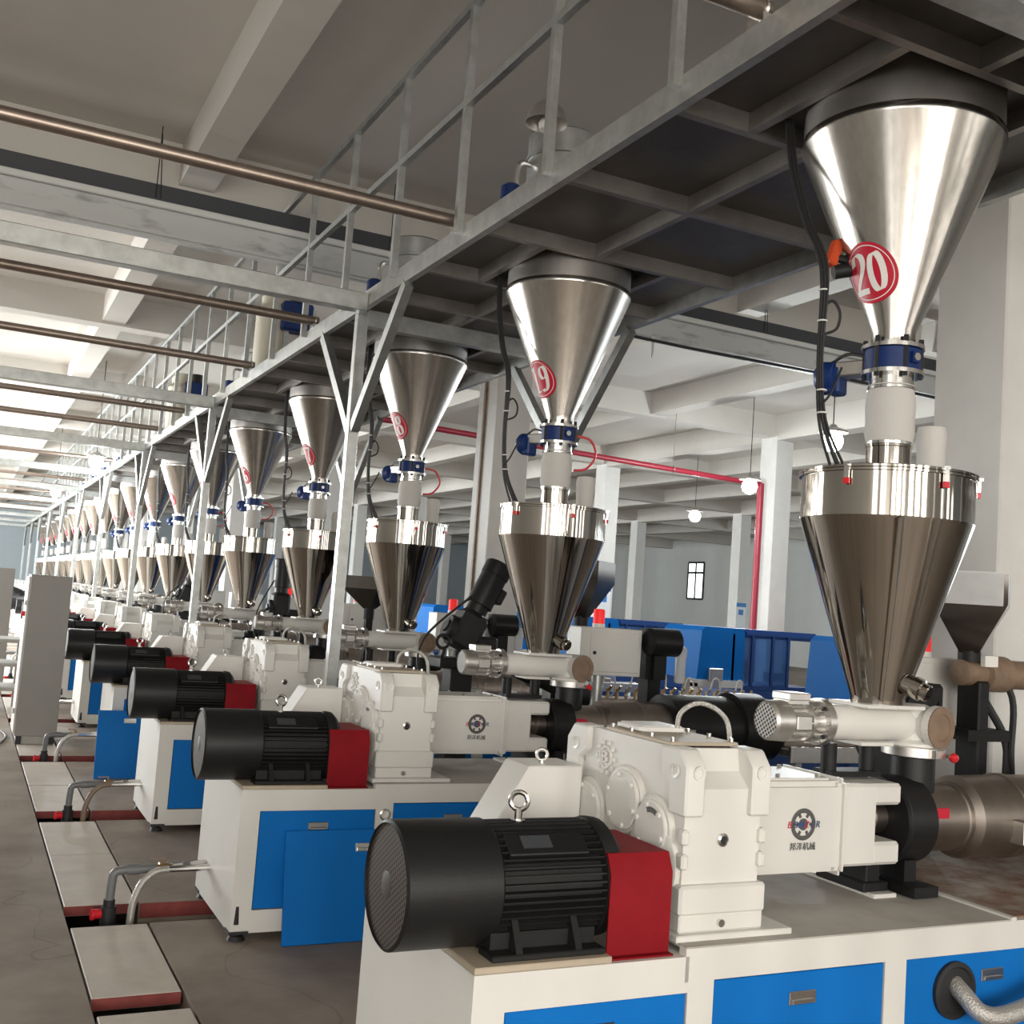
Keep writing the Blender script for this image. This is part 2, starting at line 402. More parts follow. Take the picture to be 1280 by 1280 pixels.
# ------------------------------------------------------------------ steel walkway over the row
def build_platform():
    X0, X1, Y0, Y1 = 2.76, 4.83, -2.0, 64.6
    root = empty('walkway_platform', ((X0+X1)/2, 30, 0))
    tag(root, 'long galvanised steel walkway on braced posts above the hopper row, with a railing', 'walkway')
    off = root.location
    def add(m, name, mt): return m.build(name, mt, root, off)
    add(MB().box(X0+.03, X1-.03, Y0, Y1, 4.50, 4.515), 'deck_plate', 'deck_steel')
    for x, w in ((X0, .05), (X1-.05, .05)): add(MB().box(x, x+w, Y0, Y1, 4.385, 4.525), 'edge_beam', 'galvanised')
    # openings framed round every hopper, cross joists between
    ys = []
    for k in range(20, 0, -1):
        c = FRONT[k]+AX; nxt = FRONT.get(k-1, FRONT[k]+3.15)+AX
        ys += [c-.50, c+.54]
        d = nxt-.50-(c+.54); ys += [c+.54+d/2]
    ys = [3.72-1.62, 3.72-1.06]+ys
    jo = None
    for y in ys:
        if jo is None: jo = add(MB().box(X0+.05, X1-.05, ys[0]-.025, ys[0]+.025, 4.40, 4.50), 'cross_joist', 'joist_steel'); base = ys[0]
        else:
            c = jo.copy(); COL.objects.link(c); c.parent = root; c.location = (0, y-base, 0)
    ys2 = [Y0]+ys+[Y1]
    for a, b in zip(ys2, ys2[1:]):
        mid = (a+b)/2
        hop = any(abs(mid-(FRONT[k]+AX+.02)) < .1 for k in FRONT)
        for x in ((3.22, 4.20) if hop else (3.62,)):
            add(MB().box(x, x+.05, a+.026, b-.026, 4.40, 4.499), 'long_joist', 'joist_steel')
    # posts, braces and cross beams
    for i, y in enumerate(POSTS):
        for x in (2.79, 4.79):
            add(MB().box(x-.045, x+.045, y-.045, y+.045, 0, 4.39, bev=.004), 'post', 'galvanised')
            for sg in (-1, 1):
                add(MB().bar((x, y+sg*.05, 3.38), (x, y+sg*1.08, 4.38), .09, .07, up=(1, 0, 0)), 'brace', 'galvanised')
        yb = 2.72 if i == 0 else y
        add(MB().box(2.83, 4.75, yb-.05, yb+.05, 4.26, 4.40), 'post_head_beam', 'galvanised')
    # railing on the aisle side
    y = 4.17-1.26*4; p0 = None; n = 0
    while y < 63:
        if p0 is None:
            p0 = add(MB().box(2.708, 2.76, y-.025, y+.025, 4.465, 6.07), 'railing_post', 'galvanised'); by = y
        else:
            c = p0.copy(); COL.objects.link(c); c.parent = root; c.location = (0, y-by, 0)
        y += 1.26
    for z in (5.37, 6.08): add(MB().box(2.710, 2.757, -1, 63.2, z-.026, z+.026), 'rail', 'galvanised')
build_platform()

# ------------------------------------------------------------------ extruder: cabinet, motor, guard, gearbox, box, barrel
OFF = Vector((2.9, AX, 0))
def build_extruder():
    R = empty('extruder', (2.9, AX, 0))
    def add(m, name, mt, par=None, lv=0, **k): return lod(m.build(name, mt, par or R, OFF, **k), lv)
    # cabinet: frame with openings for the doors
    b = MB()
    b.box(1.546, 1.66, 0, 1.02, .05, .85)
    b.box(1.66, 2.36, 0, 1.02, .73, .85); b.box(1.66, 2.36, 0, 1.02, .05, .175)
    b.box(2.36, 2.47, 0.001, 1.019, .051, .85)
    b.box(2.47, 5.30, .012, 1.02, .765, .874); b.box(2.47, 5.30, .012, 1.02, .05, .175)
    for x in (3.27, 4.32, 5.19): b.box(x, x+.11, .002, 1.018, .051, .80)
    b.box(1.66, 5.25, .12, .14, .17, .77)
    b.box(1.66, 5.25, .96, 1.018, .17, .77)
    b.box(2.345, 5.30, 0, .04, .765, .876)
    base = add(b, 'cabinet', 'cabinet_paint', lv=2)
    add(MB().box(2.35, 3.98, .006, 1.015, .868, .879), 'bench_top', 'bench_top', lv=1)
    add(MB().box(3.985, 5.28, .03, 1.0, .870, .884), 'oily_top', 'rusty_top', lv=1)
    add(MB().box(3.955, 3.985, .002, 1.018, .872, .888), 'drip_lip', 'white_paint', lv=0)
    add(MB().box(1.548, 2.05, .003, .60, .85, .872, bev=.003), 'motor_plate', 'tan_plate', lv=1)
    for x0, x1, zt in ((1.665, 2.355, .728), (2.475, 3.265, .760), (3.385, 4.315, .764), (4.435, 5.185, .764)):
        d = add(MB().box(x0, x1, .004, .022, .18, zt, bev=.003), 'door', 'blue_paint', lv=2)
        xc = (x0+x1)/2; 
        h = MB(); h.box(xc-.062, xc+.062, -.004, .006, zt-.115, zt-.066, bev=.003); h.box(xc-.05, xc+.05, -.009, .0, zt-.112, zt-.094, bev=.003)
        add(h, 'handle', 'chrome', d, lv=0)
    for x, y in ((1.60, .06), (1.60, .96), (3.3, .06), (5.2, .06), (5.2, .96)):
        f = MB(); f.cyl((x, y, 0), (x, y, .025), .052, .04, 16); f.cyl((x, y, .02), (x, y, .05), .016, n=10); f.cyl((x-.02, y-.045, .10), (x-.02, y-.045, .20), .022, .018, 10)
        f.box(x-.06, x+.05, y-.075, y+.04, .048, .062)
        add(f, 'levelling_foot', 'rubber', lv=1)
    # electric motor on the plate
    my, mz = .26, 1.072
    m = MB(); m.lathe([(.165, 1.60), (.168, 1.64), (.168, 2.05), (.200, 2.055), (.205, 2.075), (.200, 2.11), (.175, 2.135), (.09, 2.15), (.05, 2.16), (.05, 2.30)], (0, my, mz), 'X', 36)
    n = 46
    for i in range(n):
        t = 2*PI*i/n
        if -PI*.72 < math.atan2(math.sin(t), math.cos(t)) < -PI*.28: continue
        c, s_ = math.cos(t), math.sin(t)
        rm = Matrix(((1, 0, 0), (0, c, -s_), (0, s_, c)))
        m.obox((1.855, my+c*.181, mz+s_*.181), (.39, .036, .0062), rm)
    body = add(m, 'motor', 'black_cast', lv=2)
    f = MB(); f.lathe([(.196, 0), (.206, .008), (.206, .332), (.196, .342)], (1.325, my, mz), 'X', 44, cap0=False, cap1=False)
    f.lathe([(.196, 0), (.196, .02)], (1.325, my, mz), 'X', 44, cap0=False, cap1=False); f.lathe([(.166, .342), (.196, .342)], (1.325, my, mz), 'X', 44, False, False)
    add(f, 'fan_cover', 'black_paint', body, lv=2)
    g = MB(); g.lathe([(.001, .006), (.06, .006), (.197, .010)], (1.325, my, mz), 'X', 40, cap0=False, cap1=False); add(g, 'fan_grille', 'fan_grille', body, lv=1)
    add(MB().lathe([(.040, .0045), (.046, .007)], (1.325, my, mz), 'X', 24), 'grille_hub', 'hub_brown', body, lv=0)
    t = MB()
    for yy in (-.175, .175):
        t.box(1.62, 2.04, my+yy-.055, my+yy+.055, .872, .893, bev=.004)
        for xx in (1.72, 1.94): t.prism([(my+yy-.05, .89), (my+yy+.05, .89), (my+yy*.82+.02, 1.0), (my+yy*.82-.02, 1.0)], xx-.012, xx+.012, 'YZ')
    t.box(1.64, 2.03, my-.165, my+.165, .873, .945)
    add(t, 'motor_feet', 'black_cast', body, lv=1)
    rm = Matrix.Rotation(math.radians(38), 3, 'X')
    e = MB(); e.obox((1.84, my-.125, mz+.135), (.30, .09, .035), rm, bev=.004); add(e, 'terminal_cover', 'black_paint', body, lv=1)
    e = MB(); e.obox((1.80, my-.131, mz+.150), (.11, .05, .012), rm); add(e, 'name_plate', 'tray_dark', body, lv=0)
    e = MB(); e.torus((1.795, my, mz+.262), .030, .009, (.55, .83, 0), 24, 8); e.cyl((1.795, my, mz+.17), (1.795, my, mz+.20), .026, n=14); e.cyl((1.795, my, mz+.19), (1.795, my, mz+.236), .014, n=10)
    add(e, 'eye_bolt', 'chrome', body, lv=1)
    # coupling guard: bent red sheet
    gy0, gy1 = .05, .47
    gm = MB()
    o_ = [(gy0, .852), (gy0, 1.125), (gy0+.03, 1.188), (gy1-.03, 1.188), (gy1, 1.125), (gy1, .852)]
    i_ = [(gy1-.006, .852), (gy1-.006, 1.123), (gy1-.034, 1.182), (gy0+.034, 1.182), (gy0+.006, 1.123), (gy0+.006, .852)]
    gm.prism(o_+i_, 2.055, 2.305, 'YZ')
    gm.box(2.055, 2.305, gy0-.03, gy0+.004, .851, .857)
    add(gm, 'coupling_guard', 'red_paint', lv=2)
    # gearbox
    x0, x1, y0, y1, zb, zt = 2.364, 2.746, .08, .95, .899, 1.535
    g = MB(); g.box(x0+.006, x1-.006, y0+.006, y1-.006, zb, .962, bev=.006); g.box(x0, x1, y0, y1, .958, 1.062, bev=.010)
    g.box(x0+.022, x1-.022, y0+.03, y1-.03, 1.05, 1.385); g.box(x0+.0218, x1-.0218, y0+.125, y1-.125, 1.34, zt-.004)
    # ears at the corners with chamfered tops
    for ys, ye in ((y0, y0+.17), (y1-.17, y1)):
        for xs, xe in ((x0, x0+.085), (x1-.085, x1)):
            out = ys == y0
            pr = [(ys, 1.30), (ys, 1.475), (ys+.05, zt), (ye, zt), (ye, 1.44), (ye-.06, 1.40), (ye-.06, 1.30)] if out else [(ye, 1.30), (ye, 1.475), (ye-.05, zt), (ys, zt), (ys, 1.44), (ys+.06, 1.40), (ys+.06, 1.30)]
            e = MB(); e.prism(pr, xs, xe, 'YZ'); e.bevel(.008); g.join(e.bm)
    for ys in (y0, y1-.02):       # sloped web between ears
        s_ = 1 if ys == y0 else -1
        yb = y0 if s_ > 0 else y1
        g.prism([(yb+s_*.10, zt-.004), (yb+s_*.085, 1.45), (yb+s_*.028, 1.395), (yb+s_*.028, 1.36), (yb+s_*.16, 1.36), (yb+s_*.16, zt-.004)], x0+.07, x1-.07, 'YZ')
    for z in (1.115, 1.20):      # edge ribs
        for xs in (x0+.004, x1-.034):
            for ys in (y0+.006, y1-.046): g.box(xs, xs+.03, ys, ys+.04, z, z+.055, bev=.008)
    for i, (cy, cz, r) in enumerate(((.76, 1.205, .128), (.49, 1.290, .132), (.285, 1.225, .122))):
        g.lathe([(r, 0), (r, -.012), (r-.008, -.02)], (x0+.022, cy, cz), 'X', 36)
    g.lathe([(.16, 0), (.16, -.02), (.15, -.026)], (x0+.022, .28, 1.10), 'X', 36)
    gb = add(g, 'gearbox', 'white_paint', lv=2)
    for i, (cy, cz, r) in enumerate(((.76, 1.205, .110), (.49, 1.290, .114), (.285, 1.225, .102))):
        c = MB(); c.lathe([(r, .004), (r, -.028), (r-.006, -.032)], (x0+.022, cy, cz), 'X', 36)
        for a in range(6):
            t_ = a*PI/3+.3
            c.cyl((x0-.008, cy+math.cos(t_)*(r-.018), cz+math.sin(t_)*(r-.018)), (x0-.020, cy+math.cos(t_)*(r-.018), cz+math.sin(t_)*(r-.018)), .010, n=8)
        add(c, 'bearing_cover', 'white_paint', gb, lv=1)
    c = MB(); NS = 8
    for a in range(NS):
        t0, t1 = [PI*(.33+.30*q/NS) for q in (a, a+1)]
        P = [(x0-.0125, .275-math.cos(t)*r_, 1.225+math.sin(t)*r_) for t in (t0, t1) for r_ in (.058, .078)]
        c.poly(P, [(0, 1, 3, 2)])
    add(c, 'arrow_plate', 'logo_grey', gb, lv=0)
    for (xx, yy, nx, ny) in ((x0-.001, y0+.075, -1, 0), (x0-.001, y1-.075, -1, 0), (x0+.052, y0-.001, 0, -1), (x1-.045, y0-.001, 0, -1)):
        c = MB(); c.lathe([(.026, -.004), (.026, .004), (.016, .002), (.014, -.006)], (xx, yy, 1.455), d=(nx, ny, 0), n=20); add(c, 'lifting_hole', 'white_paint', gb, lv=0)
    c = MB(); c.lathe([(.024, -.01), (.024, .008), (.015, .012), (.013, .006)], (2.555, y0+.03, 1.215), d=(0, -1, 0), n=16, cap1=False); sg_ = add(c, 'oil_sight_glass', 'chrome', gb, lv=1)
    c = MB(); c.lathe([(.0135, .0), (.0135, .008)], (2.555, y0+.03, 1.215), d=(0, -1, 0), n=14); add(c, 'sight_window', 'rubber', gb, lv=0)
    c = MB(); c.lathe([(.014, 0), (.014, .014)], (2.545, y0+.006, .93), d=(0, -1, 0), n=10); add(c, 'drain_plug', 'chrome', gb, lv=0)
    # emblem: ring of studs round a raised letter
    c = MB(); c.torus((x0+.02, .662, 1.425), .042, .007, (1, 0, 0), 24, 6)
    for a in range(10):
        t_ = a*2*PI/10; c.box(x0+.012, x0+.024, .662+math.cos(t_)*.062-.009, .662+math.cos(t_)*.062+.009, 1.425+math.sin(t_)*.062-.010, 1.425+math.sin(t_)*.062+.010, bev=.003)
    add(c, 'cast_emblem', 'white_paint', gb, lv=0)
    lod(text_obj('B', .07, 'white_paint', gb, (x0+.014, .662, 1.425), (PI/2, 0, -PI/2), OFF, extrude=.006, name='cast_letter'), 0)
    c = MB(); c.box(2.40, 2.71, .24, .70, zt-.006, zt+.010, bev=.003); add(c, 'top_hatch', 'tan_plate', gb, lv=0)
    for xx in (2.42, 2.69):
        for yy in (.26, .40, .54, .68): c = MB(); c.cyl((xx, yy, zt+.009), (xx, yy, zt+.024), .009, n=8); add(c, 'hatch_bolt', 'chrome', gb, lv=0)
    c = MB(); c.box(2.44, 2.66, .50, .70, zt+.009, zt+.035, bev=.02); add(c, 'hatch_cover', 'white_paint', gb, lv=0)
    c = MB(); c.tube([(2.62, .52, zt), (2.62, .50, zt+.09), (2.68, .46, zt+.135), (2.76, .42, zt+.10), (2.79, .40, zt+.02), (2.79, .40, 1.36)], .010, 8, 5); add(c, 'oil_hose', 'hose_braid', gb, lv=0)
    c = MB(); c.lathe([(.03, 0), (.03, .03), (.036, .035), (.036, .055), (.02, .06)], (2.80, .46, 1.374), n=14); c.lathe([(.018, 0), (.018, .05)], (2.79, .40, 1.374), n=10); add(c, 'oil_breather', 'chrome', gb, lv=0)
    c = MB(); c.prism([(1.80, .86), (1.97, 1.15), (2.105, 1.37), (2.352, 1.37), (2.352, .86)], .78, 1.0); c.bevel(.006); ot = add(c, 'oil_tank', 'white_paint', lv=1)
    c = MB(); c.torus((2.20, .86, 1.405), .022, .007, (.5, .86, 0), 16, 6); c.cyl((2.20, .86, 1.365), (2.20, .86, 1.385), .012, n=8); add(c, 'tank_eye', 'chrome', ot, lv=0)
    add(MB().box(2.345, 2.86, .06, .97, .874, .899, bev=.004), 'gearbox_plate', 'white_paint', lv=2)
    # distribution box with maker's mark
    d = MB(); d.box(2.70, 3.40, AX-.19, AX+.19, 1.006, 1.374, bev=.022, seg=2)
    d.box(3.335, 3.385, AX-.205, AX+.205, .992, 1.388, bev=.02, seg=2)
    d.box(3.36, 3.57, AX-.18, AX+.18, 1.022, 1.362, bev=.012)
    d.box(3.55, 3.71, AX-.18, AX+.18, 1.272, 1.362, bev=.014); d.box(3.55, 3.71, AX-.18, AX+.18, 1.022, 1.118, bev=.014)
    d.box(3.55, 3.71, AX+.10, AX+.18, 1.05, 1.34)
    db = add(d, 'distribution_box', 'white_paint', lv=2)
    add(MB().box(2.82, 3.32, AX-.15, AX+.15, 1.373, 1.384, bev=.003), 'box_lid', 'white_paint', db, lv=0)
    for xx in (2.86, 3.07, 3.28):
        for yy in (-.12, .12): c = MB(); c.cyl((xx, AX+yy, 1.383), (xx, AX+yy, 1.396), .010, n=6); add(c, 'lid_bolt', 'chrome', db, lv=0)
    fy = AX-.1915
    c = MB(); c.torus((3.155, fy+.001, 1.205), .055, .0095, (0, 1, 0), 36, 4)
    c2 = c.bm
    for v in c2.verts: v.co.y = fy+(v.co.y-fy)*.2
    for a in range(6):
        t_ = a*PI/3; c.obox((3.155+math.cos(t_)*.038, fy-.0004, 1.205+math.sin(t_)*.038), (.014, .002, .012), Matrix.Rotation(-t_, 3, 'Y'))
    c.lathe([(.024, 0), (.024, .002)], (3.155, fy-.0006, 1.205), 'Y', 28); 
    add(c, 'gear_mark', 'logo_grey', db, lv=1)
    for ch, q, mt_ in (('B', -2.5, 'logo_red'), ('O', -1.5, 'logo_navy'), ('N', -.5, 'logo_blue'), ('Z', .5, 'logo_red'), ('E', 1.5, 'logo_navy'), ('R', 2.5, 'logo_navy')):
        lod(text_obj(ch, .038, mt_, db, (3.155+q*.0295, fy-.0022, 1.203), (PI/2, 0, 0), OFF, shear=.2), 0)
    lod(text_obj('邦泽机械', .034, 'logo_grey', db, (3.155, fy-.0016, 1.115), (PI/2, 0, 0), OFF), 0)
    c = MB(); c.box(3.60, 3.68, AX-.10, AX+.16, .90, 1.03, bev=.006); c.box(3.57, 3.71, AX-.12, AX+.18, .893, .935, bev=.005); add(c, 'support_block', 'black_paint', lv=1)
    add(MB().box(3.59, 3.72, AX-.16, AX+.42, .876, .896, bev=.003), 'support_pad', 'white_paint', lv=1)
    # screws, flange, barrel
    c = MB(); c.lathe([(.065, 3.5), (.065, 3.58), (.05, 3.60), (.05, 3.66), (.07, 3.68), (.07, 3.76)], (0, AX, 1.19), 'X', 24); add(c, 'screw_coupling', 'barrel_steel', lv=0)
    c = MB(); c.lathe([(.12, 3.745), (.185, 3.75), (.185, 3.77), (.192, 3.775), (.192, 3.92), (.16, 3.935)], (0, AX, 1.18), 'X', 40)
    c.box(3.76, 3.90, AX-.22, AX+.22, .885, .93); c.box(3.80, 3.87, AX-.12, AX+.12, .92, 1.02); add(c, 'barrel_flange', 'black_paint', lv=1)
    c = MB(); c.lathe([(.15, 3.92), (.15, 4.16), (.157, 4.165), (.157, 4.19), (.150, 4.195), (.186, 4.22), (.188, 4.50), (.196, 4.505), (.196, 4.54), (.188, 4.545), (.188, 5.10), (.14, 5.12)], (0, AX, 1.18), 'X', 40); br = add(c, 'barrel', 'barrel_steel', lv=2)
    for i, xx in enumerate((4.40, 4.78)):
        c = MB(); c.box(xx, xx+.12, AX-.245, AX-.15, 1.09, 1.20, bev=.006); add(c, 'heater_terminal', 'aluminium', br, lv=0)
        c = MB()
        for q in range(6): c.cyl((xx+.095, AX-.244, 1.105+q*.015), (xx+.095, AX-.250, 1.105+q*.015), .004, n=6)
        add(c, 'terminal_screws', 'decal_white', br, lv=0)
        c = MB(); c.tube([(xx+.06, AX-.2, 1.095), (xx+.065, AX-.22, 1.03), (xx+.10, AX-.21, 1.01), (xx+.16, AX-.2, 1.09), (xx+.19, AX-.17, 1.25)], .009, 8, 5); add(c, 'heater_cable', 'hose_braid', br, lv=0)
    c = MB(); c.box(3.935, 4.02, AX-.158, AX-.148, 1.205, 1.25); add(c, 'warning_label', 'decal_red', br, lv=0)
    # black die body at the end of the barrel
    c = MB(); c.lathe([(.14, 5.10), (.20, 5.11), (.20, 5.28), (.14, 5.29), (.14, 5.5), (.24, 5.51), (.24, 5.72)], (0, AX, 1.18), 'X', 32); c.box(5.25, 5.4, AX-.2, AX+.2, .87, 1.0); add(c, 'die_head', 'black_paint', lv=0)
    return R
def build_feeder():
    R = empty('dosing_feeder', (3.95, AX, 1.3)); off = Vector((3.95, AX, 1.3))
    def add(m, name, mt, par=None, lv=0): return lod(m.build(name, mt, par or R, off), lv)
    m = MB(); m.lathe([(.098, 0), (.098, .155)], (3.95, AX, 1.305), n=32); add(m, 'throat', 'black_paint', lv=2)
    m = MB(); m.lathe([(.13, 0), (.14, .005), (.14, .045), (.13, .05)], (3.95, AX, 1.458), n=36); m.box(3.92, 3.98, AX-.16, AX-.12, 1.465, 1.50); r_ = add(m, 'throat_ring', 'aluminium', lv=1)
    m = MB(); m.cyl((3.99, AX-.13, 1.480), (4.00, AX-.175, 1.475), .007, n=8); add(m, 'lever', 'chrome', r_)
    m = MB(); m.lathe([(.004, -.022), (.018, -.012), (.022, 0), (.018, .012), (.004, .022)], (4.002, AX-.185, 1.474), 'Z', 14); add(m, 'lever_knob', 'red_plastic', r_)
    m = MB(); m.lathe([(.078, 0), (.078, .62)], (3.40, AX, 1.60), 'X', 28)
    m.lathe([(.125, 0), (.125, .015), (.098, .03), (.098, .135), (.085, .17), (.05, .185)], (3.95, AX, 1.505), n=32)
    m.lathe([(.078, 0), (.082, .10), (.094, .105), (.094, .14)], (3.95, AX, 1.60), d=(.12, -1, 0), n=32)
    m.box(3.545, 3.885, AX-.125, AX+.125, 1.672, 1.690, bev=.003); m.box(3.55, 3.74, AX-.09, AX+.09, 1.508, 1.525, bev=.003)
    tb = add(m, 'feed_tube', 'white_paint', lv=2)
    m = MB(); m.lathe([(.094, .139), (.094, .146), (.060, .148), (.058, .143)], (3.95, AX, 1.60), d=(.12, -1, 0), n=28); add(m, 'end_cap', 'brown_cap', tb, lv=1)
    m = MB()
    for x in (3.40, 3.62): m.cyl((x+.05, AX, 1.38), (x+.05, AX, 1.51), .035, n=12)
    m.box(3.42, 3.70, AX-.06, AX+.06, 1.372, 1.395); add(m, 'tube_stand', 'black_cast', lv=0)
    # small aluminium gear motor
    m = MB(); m.lathe([(.060, 3.27), (.088, 3.28), (.088, 3.295), (.072, 3.30), (.072, 3.36), (.100, 3.365), (.100, 3.40)], (0, AX, 1.60), 'X', 28)
    for i in range(16):
        t = 2*PI*i/16; c, s_ = math.cos(t), math.sin(t)
        m.obox((3.235, AX+c*.075, 1.60+s_*.075), (.09, .02, .006), Matrix(((1, 0, 0), (0, c, -s_), (0, s_, c))))
        m.obox((3.335, AX+c*.078, 1.60+s_*.078), (.05, .03, .005), Matrix(((1, 0, 0), (0, c, -s_), (0, s_, c))))
    m.lathe([(.07, 3.17), (.07, 3.28)], (0, AX, 1.60), 'X', 24)
    m.box(3.19, 3.27, AX-.09, AX-.06, 1.57, 1.63, bev=.004)
    mo = add(m, 'gear_motor', 'aluminium', lv=2)
    m = MB(); m.lathe([(.074, 0), (.084, .012), (.088, .09), (.080, .10)], (3.09, AX, 1.60), 'X', 32, cap0=False); add(m, 'fan_cover', 'aluminium', mo, lv=1)
    m = MB(); m.lathe([(.001, .003), (.076, .004)], (3.089, AX, 1.60), 'X', 28, cap0=False, cap1=False); add(m, 'fan_grille', 'fan_grille_light', mo, lv=0)
    m = MB(); m.box(3.17, 3.28, AX-.05, AX+.05, 1.675, 1.69); m.box(3.165, 3.285, AX-.056, AX+.056, 1.69, 1.722, bev=.004); add(m, 'terminal_box', 'aluminium', mo, lv=0)
    for a in range(4):
        t = PI/4+a*PI/2; m = MB(); m.cyl((3.36, AX+.085*math.cos(t), 1.60+.085*math.sin(t)), (3.345, AX+.085*math.cos(t), 1.60+.085*math.sin(t)), .010, n=6); add(m, 'flange_bolt', 'rubber', mo, lv=0)
    return R
HX = 3.72
def build_feed_hopper():
    R = empty('feed_hopper', (HX, AX, 1.69)); off = Vector((HX, AX, 1.69))
    def add(m, name, mt, par=None, lv=0): return lod(m.build(name, mt, par or R, off), lv)
    m = MB(); m.lathe([(.118, 1.69), (.118, 1.712), (.376, 2.488), (.379, 2.50)], (HX, AX, 0), n=56, cap1=False); add(m, 'cone', 'steel_polished', lv=2)
    m = MB(); m.lathe([(.3785, 2.499), (.3785, 2.692)], (HX, AX, 0), n=56, cap0=False, cap1=False); add(m, 'drum', 'steel_polished', lv=2)
    m = MB(); m.lathe([(.379, 2.690), (.390, 2.692), (.390, 2.702), (.386, 2.704), (.390, 2.706), (.390, 2.716), (.37, 2.722), (.02, 2.724)], (HX, AX, 0), n=56); add(m, 'lid', 'steel_polished', lv=1)
    for a in (-160, -98, -40, 90):
        t = math.radians(a); c = MB(); x, y = HX+.392*math.cos(t), AX+.392*math.sin(t)
        c.obox((x, y, 2.685), (.012, .022, .06), Matrix.Rotation(t, 3, 'Z')); c.obox((x+.006*math.cos(t), y+.006*math.sin(t), 2.715), (.022, .018, .012), Matrix.Rotation(t, 3, 'Z'))
        cl = add(c, 'lid_clamp', 'chrome')
        c = MB(); c.obox((x, y, 2.643), (.014, .026, .026), Matrix.Rotation(t, 3, 'Z')); add(c, 'clamp_grip', 'red_plastic', cl)
    m = MB(); m.lathe([(.100, 2.72), (.100, 2.84), (.104, 2.842), (.104, 2.858), (.100, 2.86)], (HX, AX, 0), n=32); add(m, 'inlet_spigot', 'steel_polished', lv=1)
    m = MB(); m.lathe([(.070, 2.72), (.070, 2.735), (.058, 2.74), (.063, 2.80), (.066, 2.88), (.070, 2.93), (.062, 2.965), (.02, 2.975)], (HX+.235, AX-.03, 0), n=24); add(m, 'vent_filter', 'cloth_white', lv=1)
    t = math.radians(-88); d = Vector((math.cos(t)*.75+.25, math.sin(t)*.75, -.30)).normalized(); p = Vector((HX+.02, AX, 1.80))+Vector((math.cos(t), math.sin(t), 0))*.11
    m = MB(); m.lathe([(.044, 0), (.044, .06), (.049, .062), (.049, .10), (.038, .105), (.038, .13), (.032, .135)], p, d=d, n=20); add(m, 'side_port', 'steel_polished', lv=1)
    return R
CONE_Z0, CONE_Z1, CONE_R0, CONE_R1 = 3.375, 4.25, .098, .452
def cone_pt(u, v, zc, az, lift):
    sl = (CONE_R1-CONE_R0)/(CONE_Z1-CONE_Z0); ca = 1/math.sqrt(1+sl*sl)
    z = zc+v*ca; r = CONE_R0+(z-CONE_Z0)*sl+lift
    t = az+u/r
    return (HX+r*math.cos(t), AX+r*math.sin(t), z)
def ell(a, b, cx=0, cy=0, n=28): return [(cx+a*math.sin(2*PI*i/n), cy+b*math.cos(2*PI*i/n)) for i in range(n+1)]
GL = {'0': [ell(.155, .42)], '1': [[(0, .44), (0, -.44)], [(-.15, .33), (-.02, .44)], [(-.16, -.44), (.16, -.44)]],
 '2': [[(-.15, .20), (-.13, .36), (-.02, .44), (.12, .38), (.15, .20), (.06, -.02), (-.10, -.26), (-.18, -.42)], 'R', (-.20, -.46, .20, -.33)],
 '3': [[(-.15, .24), (-.07, .43), (.08, .42), (.12, .24), (.04, .05), (-.06, .03)], [(-.06, .03), (.10, -.03), (.15, -.2), (.08, -.40), (-.06, -.44), (-.16, -.26)]],
 '4': [[(.07, .44), (.07, -.44)], [(.05, .44), (-.2, -.14)], [(-.2, -.17), (.2, -.17)]],
 '5': [[(-.13, .42), (-.13, .03)], [(-.13, .05), (.02, .12), (.13, -.04), (.13, -.27), (.02, -.44), (-.15, -.32)], 'R', (-.16, .34, .17, .45)],
 '6': [ell(.145, .22, 0, -.21), [(.13, .36), (.03, .44), (-.09, .30), (-.145, .02), (-.145, -.2)]],
 '7': [[(.15, .40), (.02, .0), (-.03, -.44)], 'R', (-.19, .34, .19, .45)],
 '8': [ell(.12, .195, 0, .235), ell(.15, .225, 0, -.21)], '9': None}
GL['9'] = [[(-x, -y) for x, y in st] for st in GL['6']]
def digit_strips(ch):
    out = []; it = iter(GL[ch])
    for st in it:
        if st == 'R':
            a, b, c, d = next(it); n = 4
            out.append([((a+(c-a)*i/n, b), (a+(c-a)*i/n, d)) for i in range(n+1)]); continue
        p = [Vector((x, y, 0)) for x, y in st]
        if len(p) < 10: p = smooth(p, 5)
        w, t = .075, .022
        out.append([((q.x-w, q.y-t), (q.x+w, q.y+t)) for q in p])
    return out
